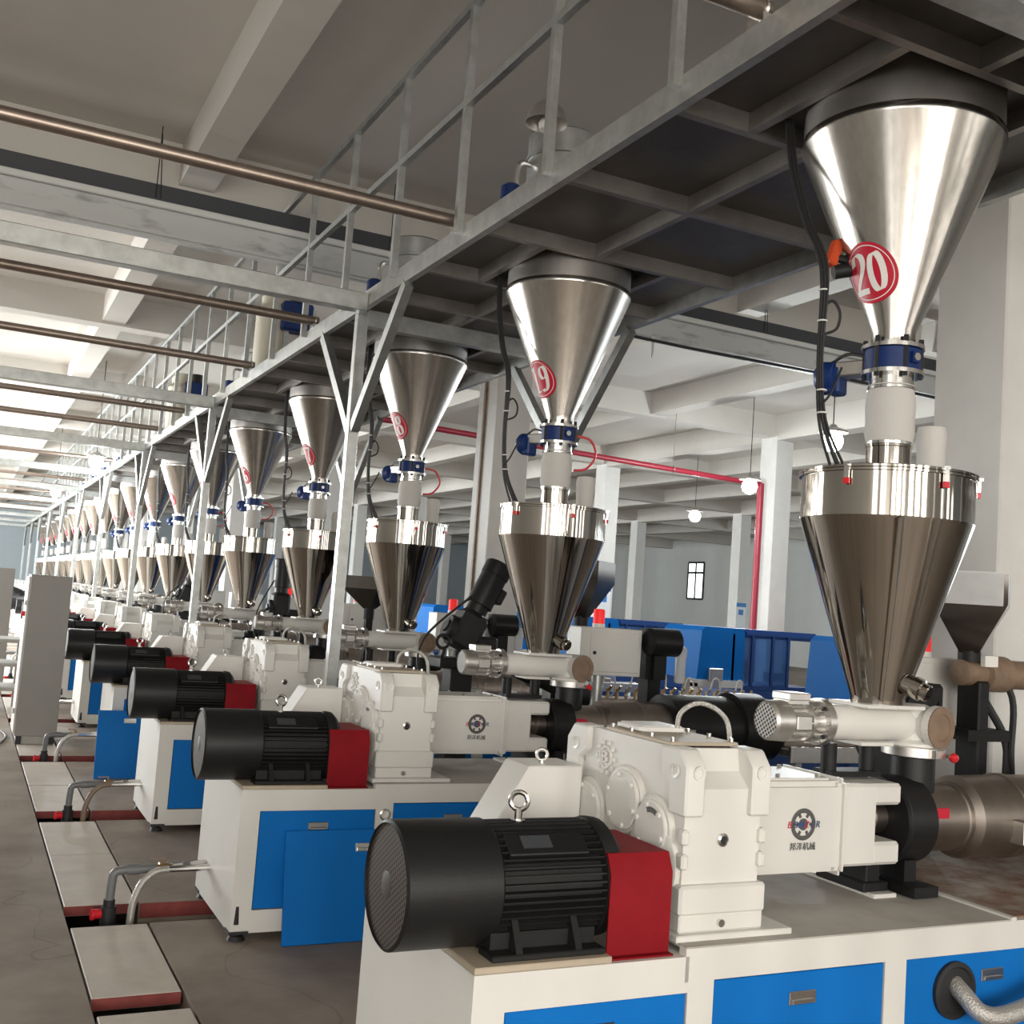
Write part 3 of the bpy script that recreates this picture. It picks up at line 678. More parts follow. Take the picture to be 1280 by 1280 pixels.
def build_number(k, parent, off):
    az, zc, R0 = math.radians(-173), 3.62, .140
    m = MB(); N = 40; rings = 6
    pts = [cone_pt(0, 0, zc, az, .003)]; faces = []
    for j in range(1, rings+1):
        for i in range(N): pts.append(cone_pt(R0*j/rings*math.cos(2*PI*i/N), R0*j/rings*math.sin(2*PI*i/N), zc, az, .003))
    for i in range(N):
        faces.append((0, 1+i, 1+(i+1) % N))
        for j in range(1, rings): a = 1+(j-1)*N; b = 1+j*N; faces.append((a+i, b+i, b+(i+1) % N, a+(i+1) % N))
    m.poly(pts, faces); d = m.build('number_disc', 'decal_red', parent, off)
    m = MB(); pts = []; faces = []
    for i in range(N):
        for r in (R0*.865, R0*.895): pts.append(cone_pt(r*math.cos(2*PI*i/N), r*math.sin(2*PI*i/N), zc, az, .0045))
    for i in range(N): j = (i+1) % N; faces.append((2*i, 2*i+1, 2*j+1, 2*j))
    s = str(k); H = .205; wd = .094
    def strips(ch, cx):
        for st in digit_strips(ch):
            b = len(pts)
            for A, B in st:
                for q in (A, B): pts.append(cone_pt(cx+q[0]*H*.98, q[1]*H, zc, az, .0045))
            for i in range(len(st)-1): faces.append((b+2*i, b+2*i+1, b+2*i+3, b+2*i+2))
    for i, ch in enumerate(s): strips(ch, (i-(len(s)-1)/2)*wd)
    m.poly(pts, faces); m.build('number_print', 'decal_white', d, off, recalc=False)
def build_storage_hopper():
    R = empty('storage_hopper', (HX, AX, 2.84)); off = Vector((HX, AX, 2.84))
    def add(m, name, mt, par=None, lv=0): return lod(m.build(name, mt, par or R, off), lv)
    m = MB(); m.lathe([(CONE_R0, 3.32), (CONE_R0, CONE_Z0), (CONE_R1, CONE_Z1), (CONE_R1+.004, 4.262), (CONE_R1, 4.29)], (HX, AX, 0), n=64, cap1=False); add(m, 'cone', 'steel_brushed', lv=2)
    m = MB(); m.lathe([(CONE_R1-.006, 4.285), (CONE_R1-.006, 4.498)], (HX, AX, 0), n=56); add(m, 'collar', 'steel_collar', lv=2)
    m = MB()
    for z in (3.295, 3.175): m.lathe([(.140, z), (.140, z+.018)], (HX, AX, 0), n=36)
    m.lathe([(.10, 3.10), (.10, 3.19)], (HX, AX, 0), n=32); m.lathe([(.10, 3.30), (.10, 3.33)], (HX, AX, 0), n=32)
    add(m, 'valve_flanges', 'chrome', lv=1)
    m = MB(); m.lathe([(.10, 3.193), (.125, 3.196), (.125, 3.292), (.10, 3.295)], (HX, AX, 0), n=32)
    m.box(HX-.02, HX+.02, AX-.145, AX-.11, 3.22, 3.27); v = add(m, 'butterfly_valve', 'valve_blue', lv=1)
    m = MB(); m.cyl((HX, AX-.14, 3.245), (HX, AX-.152, 3.245), .018, n=14); add(m, 'valve_spindle', 'chrome', v)
    for a in range(6):
        t = a*PI/3+.2; m = MB(); m.cyl((HX+.122*math.cos(t), AX+.122*math.sin(t), 3.16), (HX+.122*math.cos(t), AX+.122*math.sin(t), 3.345), .012, n=6); add(m, 'flange_bolt', 'rubber', v)
    ta = math.radians(112); ad = Vector((math.cos(ta), math.sin(ta), 0)); rz = Matrix.Rotation(ta, 3, 'Z'); ac = Vector((HX, AX, 3.225))
    m = MB(); m.obox(ac+ad*.19, (.14, .09, .07), rz, bev=.006); add(m, 'actuator_bracket', 'aluminium', v)
    m = MB(); m.lathe([(.05, 0), (.075, .01), (.08, .07), (.06, .10)], ac+ad*.26-Vector((0, 0, .03)), d=ad, n=20); m.obox(ac+ad*.27-Vector((0, 0, .05)), (.07, .10, .13), rz, bev=.01); add(m, 'actuator', 'valve_blue', v, lv=1)
    m = MB(); m.tube([ac+ad*.30+Vector((0, 0, .04)), ac+ad*.2+Vector((-.03, 0, .07)), ac+ad*.10+Vector((-.05, 0, .05))], .008, 6, 4); add(m, 'actuator_cable', 'rubber', v)
    m = MB(); prof = [(.101, 2.845), (.102, 2.87), (.112, 2.91), (.108, 2.96), (.112, 3.02), (.110, 3.07), (.102, 3.10), (.101, 3.13)]; m.lathe(prof, (HX, AX, 0), n=28); sl = add(m, 'cloth_sleeve', 'cloth_white', lv=2)
    for z in (2.852, 3.108):
        m = MB(); m.lathe([(.104, 0), (.106, .002), (.106, .014), (.104, .016)], (HX, AX, z), n=28); add(m, 'hose_clamp', 'chrome', sl)
    t = math.radians(152); e_ = Vector((math.cos(t), math.sin(t), 0)); c_ = Vector((HX, AX, 3.70))
    m = MB(); m.obox(c_+e_*.29+Vector((0, 0, .04)), (.05, .05, .13), Matrix.Rotation(.35, 3, 'Y'), bev=.008); vb = add(m, 'vibrator', 'orange_plastic', lv=1)
    m = MB(); m.cyl(c_+e_*.20+Vector((0, 0, -.03)), c_+e_*.29+Vector((0, 0, -.05)), .034, n=16); m.cyl(c_+e_*.18, c_+e_*.28+Vector((0, 0, .02)), .02, n=10); add(m, 'vibrator_base', 'black_cast', vb)
    return R
def build_cables():
    m = MB()
    for i, (dx, dy, r) in enumerate(((0, 0, .0085), (.013, .008, .008), (-.009, .012, .008), (.008, -.012, .007))):
        m.tube([(HX-.40+dx, AX+.33+dy, 4.42), (HX-.425+dx, AX+.25+dy, 4.15), (HX-.44+dx, AX+.12+dy, 3.85), (HX-.43+dx, AX+dy, 3.60), (HX-.43+dx*.6, AX+dy*.6, 3.2), (HX-.40+dx, AX+dy, 2.92), (HX-.33+dx*2, AX-.03+dy*2, 2.722)], r, 6, 5)
    m.tube([(HX-.43, AX, 3.42), (HX-.40, AX-.03, 3.45), (HX-.365, AX-.04, 3.40), (HX-.37, AX-.03, 3.33), (HX-.42, AX-.01, 3.30)], .007, 6, 5)
    m.tube([(HX-.42, AX, 2.98), (HX-.39, AX-.03, 3.03), (HX-.33, AX-.03, 3.16)], .006, 6, 5)
    off = Vector((HX-.4, AX, 2.72)); R = empty('cable_bundle', off)
    lod(m.build('cables', 'rubber', R, off), 2)
    for z, x in ((3.50, -.43), (3.36, -.43), (3.05, -.415), (2.95, -.405)):
        m = MB(); m.torus((HX+x+.003, AX, z), .020, .004, (0, 0, 1), 14, 6); lod(m.build('cable_tie', 'decal_white', R, off), 1)
    return R
protos = {'extruder': build_extruder(), 'dosing_feeder': build_feeder(), 'feed_hopper': build_feed_hopper(), 'storage_hopper': build_storage_hopper(), 'cable_bundle': build_cables()}
GRP = {'extruder': 'extruders in the row', 'dosing_feeder': 'dosing feeders on the extruders', 'feed_hopper': 'lower feed hoppers in the row', 'storage_hopper': 'upper storage hoppers in the row', 'cable_bundle': 'cable bundles beside the upper hoppers'}
CAT = {'extruder': 'extruder', 'dosing_feeder': 'feeder', 'feed_hopper': 'hopper', 'storage_hopper': 'hopper', 'cable_bundle': 'cables'}
WORDS = 'one two three four five six seven eight nine ten eleven twelve thirteen fourteen fifteen sixteen seventeen eighteen nineteen twenty'.split()
def label_for(kind, k):
    n = WORDS[k-1]
    return {'extruder': 'white twin screw extruder with blue doors and black motor under hopper number '+n,
            'dosing_feeder': 'white dosing tube with small silver motor on the extruder under hopper number '+n,
            'feed_hopper': 'polished steel feed hopper with drum top, hanging below hopper number '+n,
            'storage_hopper': 'brushed steel cone hopper with red disc number %s under the walkway' % n,
            'cable_bundle': 'black cable bundle hanging beside the cone hopper number '+n}[kind]
STORE = {}; EXTR = {}
for k in range(1, 21):
    lv = 0 if k >= 17 else (1 if k >= 11 else 2)
    for kind, P in protos.items():
        if kind == 'cable_bundle' and k < 12: continue
        c = copy_tree(P, None, lv, () if k == 20 else ('vibrator',))
        c.location = P.location + Vector((0, FRONT[k], 0))
        tag(c, label_for(kind, k), CAT[kind], GRP[kind])
        if kind == 'storage_hopper': STORE[k] = c
        if kind == 'extruder': EXTR[k] = c
for P in protos.values():
    for o in list(P.children_recursive): bpy.data.objects.remove(o)
    bpy.data.objects.remove(P)
for k in range(20, 0, -1): build_number(k, STORE[k], Vector((HX, AX, 2.84)))

# ------------------------------------------------------------------ overhead: beams, pipes, tray and duct, lamps
def near_what(i): return ['first', 'second', 'third', 'fourth', 'fifth', 'sixth', 'seventh', 'eighth', 'ninth', 'tenth'][i]
for i, y in enumerate(POSTS[1:]):
    yb = y-.18
    m = MB(); m.box(-6.9, 2.76, yb-.06, yb+.06, 4.335, 4.485, bev=.006)
    o = m.build('overhead_beam', 'galvanised', off=(-3, yb, 4.335), loc=(-3, yb, 4.335))
    tag(o, 'galvanised box beam running from the walkway edge across the aisle at its %s braced post' % near_what(i), 'beam', 'box beams across the aisle')
PIPE_Y = {20: 3.62, 19: 6.85, 18: 10.28, 17: 12.90, 16: 17.2}
for k in range(20, 4, -1):
    y = PIPE_Y.get(k, FRONT[k]+.9); z = 4.60
    q = round((y-4.17)/1.26); dq = y-(4.17+1.26*q)          # keep clear of the nearest railing post
    if abs(dq) < .09: y = 4.17+1.26*q+(.09 if dq > 0 else -.09)
    R = empty('conveying_pipe', (-2, y, z)); off = R.location
    m = MB(); m.cyl((-6.95, y, z), (2.82, y, z), .045, n=16); m.build('pipe', 'pipe_steel', R, off)
    m = MB(); m.lathe([(.052, 0), (.052, .10)], (-.30, y, z), 'X', 16); m.build('coupling', 'pipe_steel', R, off)
    if True:
        m = MB(); m.box(2.755, 2.815, y-.055, y+.055, 4.522, z-.04); m.torus((2.785, y, z), .050, .008, (1, 0, 0), 16, 6); m.cyl((2.785, y, z+.05), (2.785, y, z+.10), .005, n=6); m.build('pipe_clamp', 'chrome', R, off)
    tag(R, 'brown steel conveying pipe reaching the walkway beside the hopper numbered '+WORDS[k-1], 'pipe', 'conveying pipes across the aisle')
yt = 11.55
m = MB(); m.box(-6.95, 30, yt-.02, yt+.10, 5.85, 6.03); m.box(-6.95, 30, yt-.06, yt-.02, 5.85, 5.87)
tray = m.build('cable_tray', 'tray_dark', off=(5, yt, 5.85), loc=(5, yt, 5.85)); tag(tray, 'dark cable tray hung on wires from the ceiling above the pale duct', 'cable tray')
R = empty('air_duct', (5, yt, 5.45)); tag(R, 'pale grey duct with worn patches and a black cable, under the dark tray', 'duct')
m = MB(); m.box(-6.95, 30, yt-.05, yt+.10, 5.47, 5.78, bev=.03, seg=3); m.build('duct_body', 'duct_paint', R, R.location)
m = MB(); m.box(-6.95, 30, yt-.09, yt+.02, 5.775, 5.845, bev=.012); m.build('duct_flange', 'wall_paint', R, R.location)
m = MB(); m.tube([(4+q*2, yt-.075, 5.455+.012*math.sin(q*2.3)) for q in range(0, 14)], .02, 6, 3); m.build('black_cable', 'rubber', R, R.location)
m = MB(); m.prism([(7.42, 5.5), (7.47, 5.5), (7.46, 5.30), (7.44, 5.22)], yt-.062, yt-.058); m.build('torn_strip', 'wall_paint', R, R.location)
for x in (1.36, 3.9, 6.45, 6.9, 9.2, 11.5, 13.2):
    W_ = empty('hanger_wire', (x, yt, 5.85)); tag(W_, 'thin wire loop holding the dark cable tray '+{1.36: 'over the aisle, left of the walkway', 3.9: 'above the walkway deck', 6.45: 'just beyond the walkway, first of a pair', 6.9: 'just beyond the walkway, second of a pair', 9.2: 'beside the cables of hopper twenty', 11.5: 'behind the valve of hopper twenty', 13.2: 'next to the near white column'}[x], 'wire', 'wires of the cable tray')
    m = MB(); m.cyl((x, yt-.045, 5.855), (x, yt-.045, ZC), .006, n=5); m.build('strand', 'rubber', W_, W_.location)
    m = MB(); m.cyl((x+.05, yt-.045, 5.855), (x+.005, yt-.045, 6.55), .006, n=5); m.build('strand', 'rubber', W_, W_.location)
# fire pipe with its riser
R = empty('fire_pipe', (14, 18.85, 0)); tag(R, 'dark red fire pipe along the ceiling beams with a riser on a white column', 'pipe')
m = MB(); m.cyl((5.0, 18.85, 5.24), (15.2, 18.85, 5.01), .055, n=14); m.cyl((15.2, 18.85, 5.03), (15.2, 18.85, .0), .075, n=14); m.build('pipe', 'fire_red', R, R.location)
for x in (7.5, 10.2, 12.9):
    m = MB(); m.torus((x, 18.85, 5.24-(x-5.0)*.0225), .065, .012, (1, 0, 0), 14, 6); m.cyl((x, 18.85, 5.27-(x-5.0)*.0225), (x, 18.85, ZC), .012, n=6); m.build('pipe_hanger', 'chrome', R, R.location)
def lamp(x, y, z, label, sag):
    R = empty('pendant_lamp', (x, y, z)); off = R.location; tag(R, label, 'lamp', 'pendant lamps')
    m = MB(); m.cyl((x, y, z+.22), (x, y, ZC), .008, n=6); m.build('lamp_rod', 'rubber', R, off)
    m = MB(); m.lathe([(.04, .24), (.07, .20), (.20, .15), (.21, .12), (.19, .135), (.02, .18)], (x, y, z), n=24); m.build('lamp_shade', 'aluminium', R, off)  # cap added to block the bulb's upward light from the ceiling
    l = bpy.data.lights.new('bulb_light', 'POINT'); l.energy = 300; l.shadow_soft_size = .09; l.color = (.91, .98, 1); lo = bpy.data.objects.new('bulb_light', l); COL.objects.link(lo); lo.parent = R; lo.location = (0, 0, -.26)
    m = MB(); m.lathe([(.01, -.15), (.07, -.135), (.12, -.09), (.145, -.02), (.14, .05), (.10, .11), (.05, .15)], (x, y, z), n=20); m.build('bulb', 'lamp_glow', R, off)
for x, y, z, lb in ((10.83, 11.9, 4.66, 'lit pendant lamp seen below the duct beside the cable bundle of hopper twenty'), (13.2, 16.7, 4.6, 'lit pendant lamp next to the red fire pipe riser'),
                    (16.35, 22.8, 4.6, 'lit pendant lamp hanging farther off, between two white columns'), (2.3, 25.0, 4.42, 'lit lamp hanging over the walkway railing, the nearer of two'), (2.2, 35.0, 4.36, 'lit lamp hanging over the walkway railing, the farther of two')):
    lamp(x, y, z, lb, 0)
# dark dome lamp, vacuum loaders on the deck
def loader(k, x, y, style):
    R = empty('vacuum_loader', (x, y, 4.516)); off = R.location
    if style == 0:
        m = MB(); m.lathe([(.26, 4.516), (.26, 5.22), (.27, 5.225), (.27, 5.25), (.26, 5.255), (.26, 5.40), (.24, 5.42), (.05, 5.44)], (x, y, 0), n=32); m.build('vessel', 'galvanised', R, off)
        m = MB(); m.tube([(x-.22, y+.02, 5.16), (x-.33, y, 5.16), (x-.36, y, 5.10), (x-.36, y, 4.95)], .02, 8, 4); m.build('air_line', 'chrome', R, off)
        m = MB(); m.lathe([(.05, 0), (.075, .02), (.075, .16), (.05, .18)], (x-.40, y, 4.80), n=16); m.build('filter_bowl', 'valve_blue', R, off)
    else:
        m = MB(); m.lathe([(.20, 4.516), (.20, 5.35), (.15, 5.42), (.15, 5.60)], (x, y, 0), n=28); m.build('vessel', 'cream_plastic', R, off)
        m = MB(); m.box(x+.05, x+.42, y-.3, y-.05, 5.1, 5.45, bev=.02); m.build('blower', 'valve_blue', R, off)
        m = MB(); m.cyl((x+.24, y-.17, 5.45), (x+.24, y-.17, 5.6), .09, n=16); m.build('blower_cap', 'black_cast', R, off)
        m = MB(); m.box(x+.1, x+.16, y-.2, y-.14, 4.516, 5.12); m.build('blower_stand', 'galvanised', R, off)
    tag(R, ('grey steel vacuum loader drum with a domed lid on the walkway above hopper ' if style == 0 else 'cream loader vessel with a blue blower on the walkway above hopper ')+WORDS[k-1], 'loader', 'loaders on the walkway')
for k in range(20, 6, -1):
    if k in (17, 15): loader(k, 3.05, FRONT[k]+AX+.32, 1)
    else: loader(k, 3.60, FRONT[k]+AX, 0)
R = empty('dome_lamp', (3.14, 6.30, 5.19)); tag(R, 'unlit dome lamp on a thin rod in front of the loader drum above hopper nineteen', 'lamp')
m = MB(); m.lathe([(.03, .17), (.06, .15), (.12, .08), (.14, 0)], (3.14, 6.30, 5.19), n=24, cap1=False); m.build('lamp_shade', 'aluminium', R, R.location)
m = MB(); m.cyl((3.14, 6.30, 5.35), (3.14, 6.30, ZC), .010, n=6); m.build('lamp_rod', 'rubber', R, R.location)
m = MB(); m.lathe([(.03, .05), (.05, .0), (.045, -.04), (.01, -.06)], (3.14, 6.30, 5.19), n=16); m.build('bulb', 'decal_white', R, R.location)

# ------------------------------------------------------------------ water connections beside the trench
def water(k, gap):
    y = FRONT[k]+.72
    R = empty('water_connection', (1.03, y, -.3)); off = R.location
    tag(R, 'grey water pipe with red tap and hose at the extruder under hopper '+WORDS[k-1], 'water pipe', 'water pipes along the trench')
    m = MB(); m.tube([(.985, y, .06), (.99, y, .19), (1.0, y, .235), (1.045, y, .25), (1.15, y, .252), (1.24, y, .255)], .026, 12, 4); m.lathe([(.032, 0), (.032, .07)], (1.07, y, .252), 'X', 12); m.build('elbow_pipe', 'pvc_grey', R, off)
    m = MB(); m.cyl((.985, y, -.33), (.985, y, .08), .034, n=14); m.cyl((.985, y, -.06), (.985, y, .04), .045, n=14); m.build('riser', 'rubber', R, off)
    m = MB(); m.cyl((.94, y, -.0), (.90, y-.01, .0), .028, n=12); m.cyl((.90, y-.012, 0), (.886, y-.014, 0), .034, n=10); m.build('tap', 'red_plastic', R, off)
    m = MB(); m.cyl((1.22, y, .255), (1.34, y, .258), .020, n=12); m.box(1.25, 1.31, y-.025, y+.025, .235, .285, bev=.006); v = m.build('valve', 'brass', R, off)
    m = MB(); m.cyl((1.28, y, .28), (1.28, y, .31), .007, n=6); m.box(1.20, 1.285, y-.01, y+.01, .308, .316); m.build('valve_lever', 'brown_cap', v, off)
    m = MB(); m.cyl((1.33, y, .258), (1.545, y+.05, .262), .023, n=12); m.cyl((1.40, y, .259), (1.44, y, .260), .031, n=6); m.build('nipple', 'chrome', R, off)
    m = MB(); m.tube([(1.30, y-.07, .262), (1.22, y-.08, .252), (1.15, y-.085, .19), (1.11, y-.085, .08), (1.10, y-.08, -.08), (1.09, y-.06, -.28)], .022, 10, 5)
    m.build('hose', 'hose_braid' if k != 18 else 'hose_brown', R, off)
    m = MB(); m.cyl((1.30, y-.07, .262), (1.546, y-.06, .262), .020, n=10); m.build('hose_tail', 'chrome', R, off)
for k in range(19, 12, -1): water(k, 0)

# loose blue doors leaning on the cabinets
def loose_door(k, x0, x1, yb, yt_, zt, label):
    R = empty('loose_door', ((x0+x1)/2, yb, 0)); off = R.location; tag(R, label, 'panel')
    d = Vector((0, yt_-yb, zt)).normalized(); nrm = Vector((0, d.z, -d.y)); M = Matrix((Vector((1, 0, 0)), nrm, d)).transposed()
    L = math.hypot(yt_-yb, zt); c = Vector(((x0+x1)/2, yb, 0))+d*(L/2+.002)
    m = MB(); m.obox(c, (x1-x0, .02, L), M, bev=.003); p = m.build('panel', 'blue_paint', R, off)
    hc = Vector(((x0+x1)/2+(x1-x0)*.2, yb, 0))+d*(L-.1)-nrm*.011
    m = MB(); m.obox(hc, (.12, .012, .05), M, bev=.003); m.obox(hc-nrm*.006-d*.01, (.10, .012, .02), M, bev=.003); m.build('handle', 'chrome', p, off)
loose_door(19, 1.815, 2.50, 6.225, 6.335, .615, 'loose blue cabinet door leaning on the extruder under hopper nineteen')
loose_door(17, 1.36, 1.80, 11.70, 11.82, .66, 'loose blue cabinet door standing at the corner of the extruder under hopper seventeen')

# control cabinets over the trench
def cabinet(x0, x1, y0, y1, h, label):
    R = empty('control_cabinet', ((x0+x1)/2, (y0+y1)/2, 0)); off = R.location; tag(R, label, 'cabinet', 'tall control cabinets')
    m = MB(); m.box(x0, x1, y0, y1, .09, h, bev=.008); b = m.build('body', 'cabinet_grey', R, off)
    m = MB(); m.box(x0+.03, x1-.03, y0+.03, y1-.03, 0, .095); m.build('plinth', 'pallet_grey', R, off)
    for x in (x0+.02, x1-.08):
        m = MB(); m.box(x, x+.06, y0+.005, y0+.07, 0, .092); m.build('plinth_corner', 'rubber', R, off)
    m = MB(); m.box(x0-.02, x0, y0+.02, y1-.02, .12, h-.03, bev=.004); d = m.build('door', 'white_paint', R, off)
    for z in (.35, 1.6): m = MB(); m.cyl((x0-.03, y0+.015, z), (x0-.03, y0+.015, z+.06), .014, n=8); m.build('hinge', 'chrome', d, off)
    m = MB(); m.lathe([(.03, 0), (.03, .02), (.02, .04)], (x0-.02, y0+.12, 1.5), d=(-1, 0, 0), n=12); m.build('knob', 'red_plastic', d, off)
mat('cabinet_grey', (.26, .248, .23), .5, var=.03, scale=2)
cabinet(.72, 1.175, 14.05, 14.65, 1.965, 'tall grey control cabinet standing on the trench slabs beside extruder seventeen')
cabinet(.22, .78, 20.2, 20.9, 2.02, 'pale control cabinet standing in the aisle beyond the plastic crates')
def crate_rack(x, y, label):
    R = empty('plastic_rack', (x, y, 0)); off = R.location; tag(R, label, 'rack')
    for z in (.02, .36, .70):
        m = MB(); m.box(x-.3, x+.3, y-.4, y+.4, z+.27, z+.32, bev=.01); m.build('tier', 'pallet_grey', R, off)
        for sx in (-.27, .21):
            for sy in (-.37, .31): m = MB(); m.box(x+sx, x+sx+.06, y+sy, y+sy+.06, z-.02, z+.28); m.build('leg', 'pallet_grey', R, off)
crate_rack(.62, 17.6, 'grey plastic rack of three tiers on the aisle floor behind the tall grey cabinet')
m = MB(); m.tube([(.30, 12.4, .012), (.42, 12.9, .012), (.38, 13.4, .012), (.55, 13.9, .012), (.66, 14.6, .012), (.60, 15.2, .012)], .012, 6, 5)
tag(m.build('floor_cable', 'rubber', off=(.5, 13.5, 0), loc=(.5, 13.5, 0)), 'black cable lying on the aisle floor beside the tall grey cabinet', 'cable')

# ------------------------------------------------------------------ behind the row: boxes, side extruders, downstream lines
def control_box(k):
    f = FRONT[k]; y = f+(1.36 if k == 20 else 1.05); x0, x1 = (4.31, 4.87) if k != 20 else (4.68, 5.20)
    bx_ = 4.52 if k != 20 else 4.96
    R = empty('control_box', ((x0+x1)/2, y, .0)); off = R.location
    tag(R, 'beige control box on a pole with a red beacon, behind the extruder under hopper '+WORDS[k-1], 'control box', 'control boxes with red beacons')
    m = MB(); m.box(x0, x1, y, y+.22, 1.515, 1.885, bev=.006); b = m.build('box', 'cabinet_paint', R, off)
    m = MB(); m.box(x0+.085, x1-.03, y-.012, y, 1.545, 1.855, bev=.003); d = m.build('door', 'cabinet_paint', b, off)
    m = MB(); m.lathe([(.014, 0), (.014, .01)], (x0+.12, y-.012, 1.69), d=(0, -1, 0), n=12); m.build('lock', 'rubber', b, off)
    m = MB(); m.cyl(((x0+x1)/2-.05, y+.1, 0), ((x0+x1)/2-.05, y+.1, 1.52), .045, n=14); m.build('pole', 'galvanised', R, off)
    m = MB(); m.lathe([(.050, 0), (.050, .03)], (bx_, y+.1, 1.885), n=20); be = m.build('beacon_base', 'decal_white', R, off)
    m = MB(); m.lathe([(.046, .03), (.046, .13), (.040, .142), (.01, .145)], (bx_, y+.1, 1.885), n=20); m.build('beacon_lens', 'beacon_red', be, off)
for k in range(20, 13, -1): control_box(k)
def funnel(x, y, z0, z1, w, label, film=False):
    R = empty('side_hopper', (x, y, z0)); off = R.location; tag(R, label, 'hopper', 'small hoppers of the side extruders')
    zm = z0+(z1-z0)*.62; a = .05
    rot = Matrix.Rotation(math.radians(38), 4, 'Z')
    def ring(h, z): return [Vector((x, y, z))+(rot @ Vector((sx*h, sy*h, 0))) for sx, sy in ((-1, -1), (1, -1), (1, 1), (-1, 1))]
    A, B, C_ = ring(a, z0), ring(w, zm), ring(w, z1)
    P = A+B+C_; F = [(i, (i+1) % 4, 4+(i+1) % 4, 4+i) for i in range(4)]+[(4+i, 4+(i+1) % 4, 8+(i+1) % 4, 8+i) for i in range(4)]
    m = MB(); m.poly(P, F); m.build('bin', 'dark_steel', R, off)
    if film:
        m = MB(); n = 8; e1 = B[0]-B[3]; up = C_[3]-B[3]; nr = e1.cross(up).normalized()
        pts = [B[3]+e1*(.08+.86*i/n)+up*(-.05+1.10*j_/n)+nr*(.008+.014*random.random()*(j_ < n)) for i in range(n+1) for j_ in range(n+1)]
        m.poly(pts, [(i*(n+1)+j_, i*(n+1)+j_+1, (i+1)*(n+1)+j_+1, (i+1)*(n+1)+j_) for i in range(n) for j_ in range(n)]); m.build('plastic_wrap', 'clear_film', R, off)
    m = MB(); m.cyl((x, y, z0-(.05 if film else .12)), (x, y, z0+.01), .06, n=14); m.build('neck', 'black_cast', R, off)
    if not film:      # these two stand on a post of their own
        m = MB(); m.box(x-.04, x+.04, y-.04, y+.04, .01, z0-.11); m.box(x-.07, x+.07, y-.07, y+.07, 0, .015); m.build('stand', 'black_cast', R, off)
def side_extruder(k, x, y, tilt, label, bl=1.0):
    """small black co-extruder: stand, barrel, tilted gear motor"""
    R = empty('side_extruder', (x, y, 0)); off = R.location; tag(R, label, 'extruder', 'side extruders behind the row')
    m = MB(); m.box(x-.16, x+.16, y-.16, y+.16, .02, .06, bev=.01); m.box(x-.09, x+.09, y-.09, y+.09, .05, 1.52, bev=.01); m.box(x-.2, x+.3, y-.13, y+.13, 1.50, 1.58, bev=.01); m.build('stand', 'black_cast', R, off)
    t = Matrix.Rotation(tilt, 3, 'Y'); d = t @ Vector((0, 0, 1)); p = Vector((x-.02, y, 1.66))
    m = MB(); m.obox(p+d*.14, (.22, .22, .30), t, bev=.03); g = m.build('gear_unit', 'black_cast', R, off)
    side = t @ Vector((-1, 0, 0))
    m = MB(); m.lathe([(.10, 0), (.10, .05), (.085, .06)], p+d*.10+side*.10, d=side, n=24); m.lathe([(.05, .05), (.05, .075)], p+d*.10+side*.10, d=side, n=16); m.build('bearing_cap', 'black_cast', g, off)
    m = MB(); m.lathe([(.10, .28), (.085, .30), (.085, .36), (.105, .365), (.105, .62), (.112, .625), (.112, .72), (.095, .735)], p, d=d, n=28); mo = m.build('gear_motor', 'black_paint', R, off)
    q = p+d*.5+(t @ Vector((.11, -.02, 0))); m = MB(); m.obox(q, (.06, .10, .12), t, bev=.01); m.build('terminal_box', 'black_paint', mo, off)
    m = MB(); m.tube([(p+d*.45-side*.02)+Vector((-.13, -.02, 0)), p+Vector((-.30, -.05, .05)), p+Vector((-.32, -.1, -.25)), p+Vector((-.15, -.2, -.5)), (x+.1, y-.25, 1.1)], .010, 6, 6); m.build('cable', 'rubber', R, off)
    m = MB(); m.lathe([(.07, 0), (.075, .02), (.075, .55*bl), (.09, .56*bl), (.09, .62*bl), (.06, .63*bl), (.06, .9*bl)], (x+.15, y, 1.66), d=(.93, .1, -.35), n=24); m.build('barrel', 'black_cast', R, off)
    m = MB(); m.box(x+.05, x+.30, y-.07, y+.07, 1.57, 1.75, bev=.02); m.build('feed_block', 'black_cast', R, off)
    m = MB(); m.torus((x-.19, y-.12, 1.70), .05, .012, (0, 1, 0), 16, 6); m.cyl((x-.19, y-.12, 1.58), (x-.16, y-.1, 1.66), .012, n=8); m.build('handwheel', 'black_cast', R, off)
side_extruder(19, 3.46, 7.78, .45, 'black side extruder with gear motor tilted over, between hoppers nineteen and eighteen')
side_extruder(17, 3.72, 14.1, 0.0, 'black side extruder with upright gear motor behind the extruder under hopper seventeen')
side_extruder(20, 4.50, 4.38, -.35, 'black side extruder with leaning gear motor, hidden partly behind the lower hopper of number twenty', .15)
side_extruder(15, 3.6, 20.4, .3, 'black side extruder with leaning gear motor behind the extruder under hopper fifteen')
funnel(4.98, 4.32, 1.93, 2.36, .19, 'small square polished hopper wrapped in clear film beside the white column', True)
funnel(4.62, 7.95, 1.95, 2.42, .20, 'small square dark steel hopper behind the lower hopper of number nineteen')
funnel(4.25, 12.2, 1.85, 2.22, .24, 'small square steel hopper seen beside the braced post, behind number eighteen')
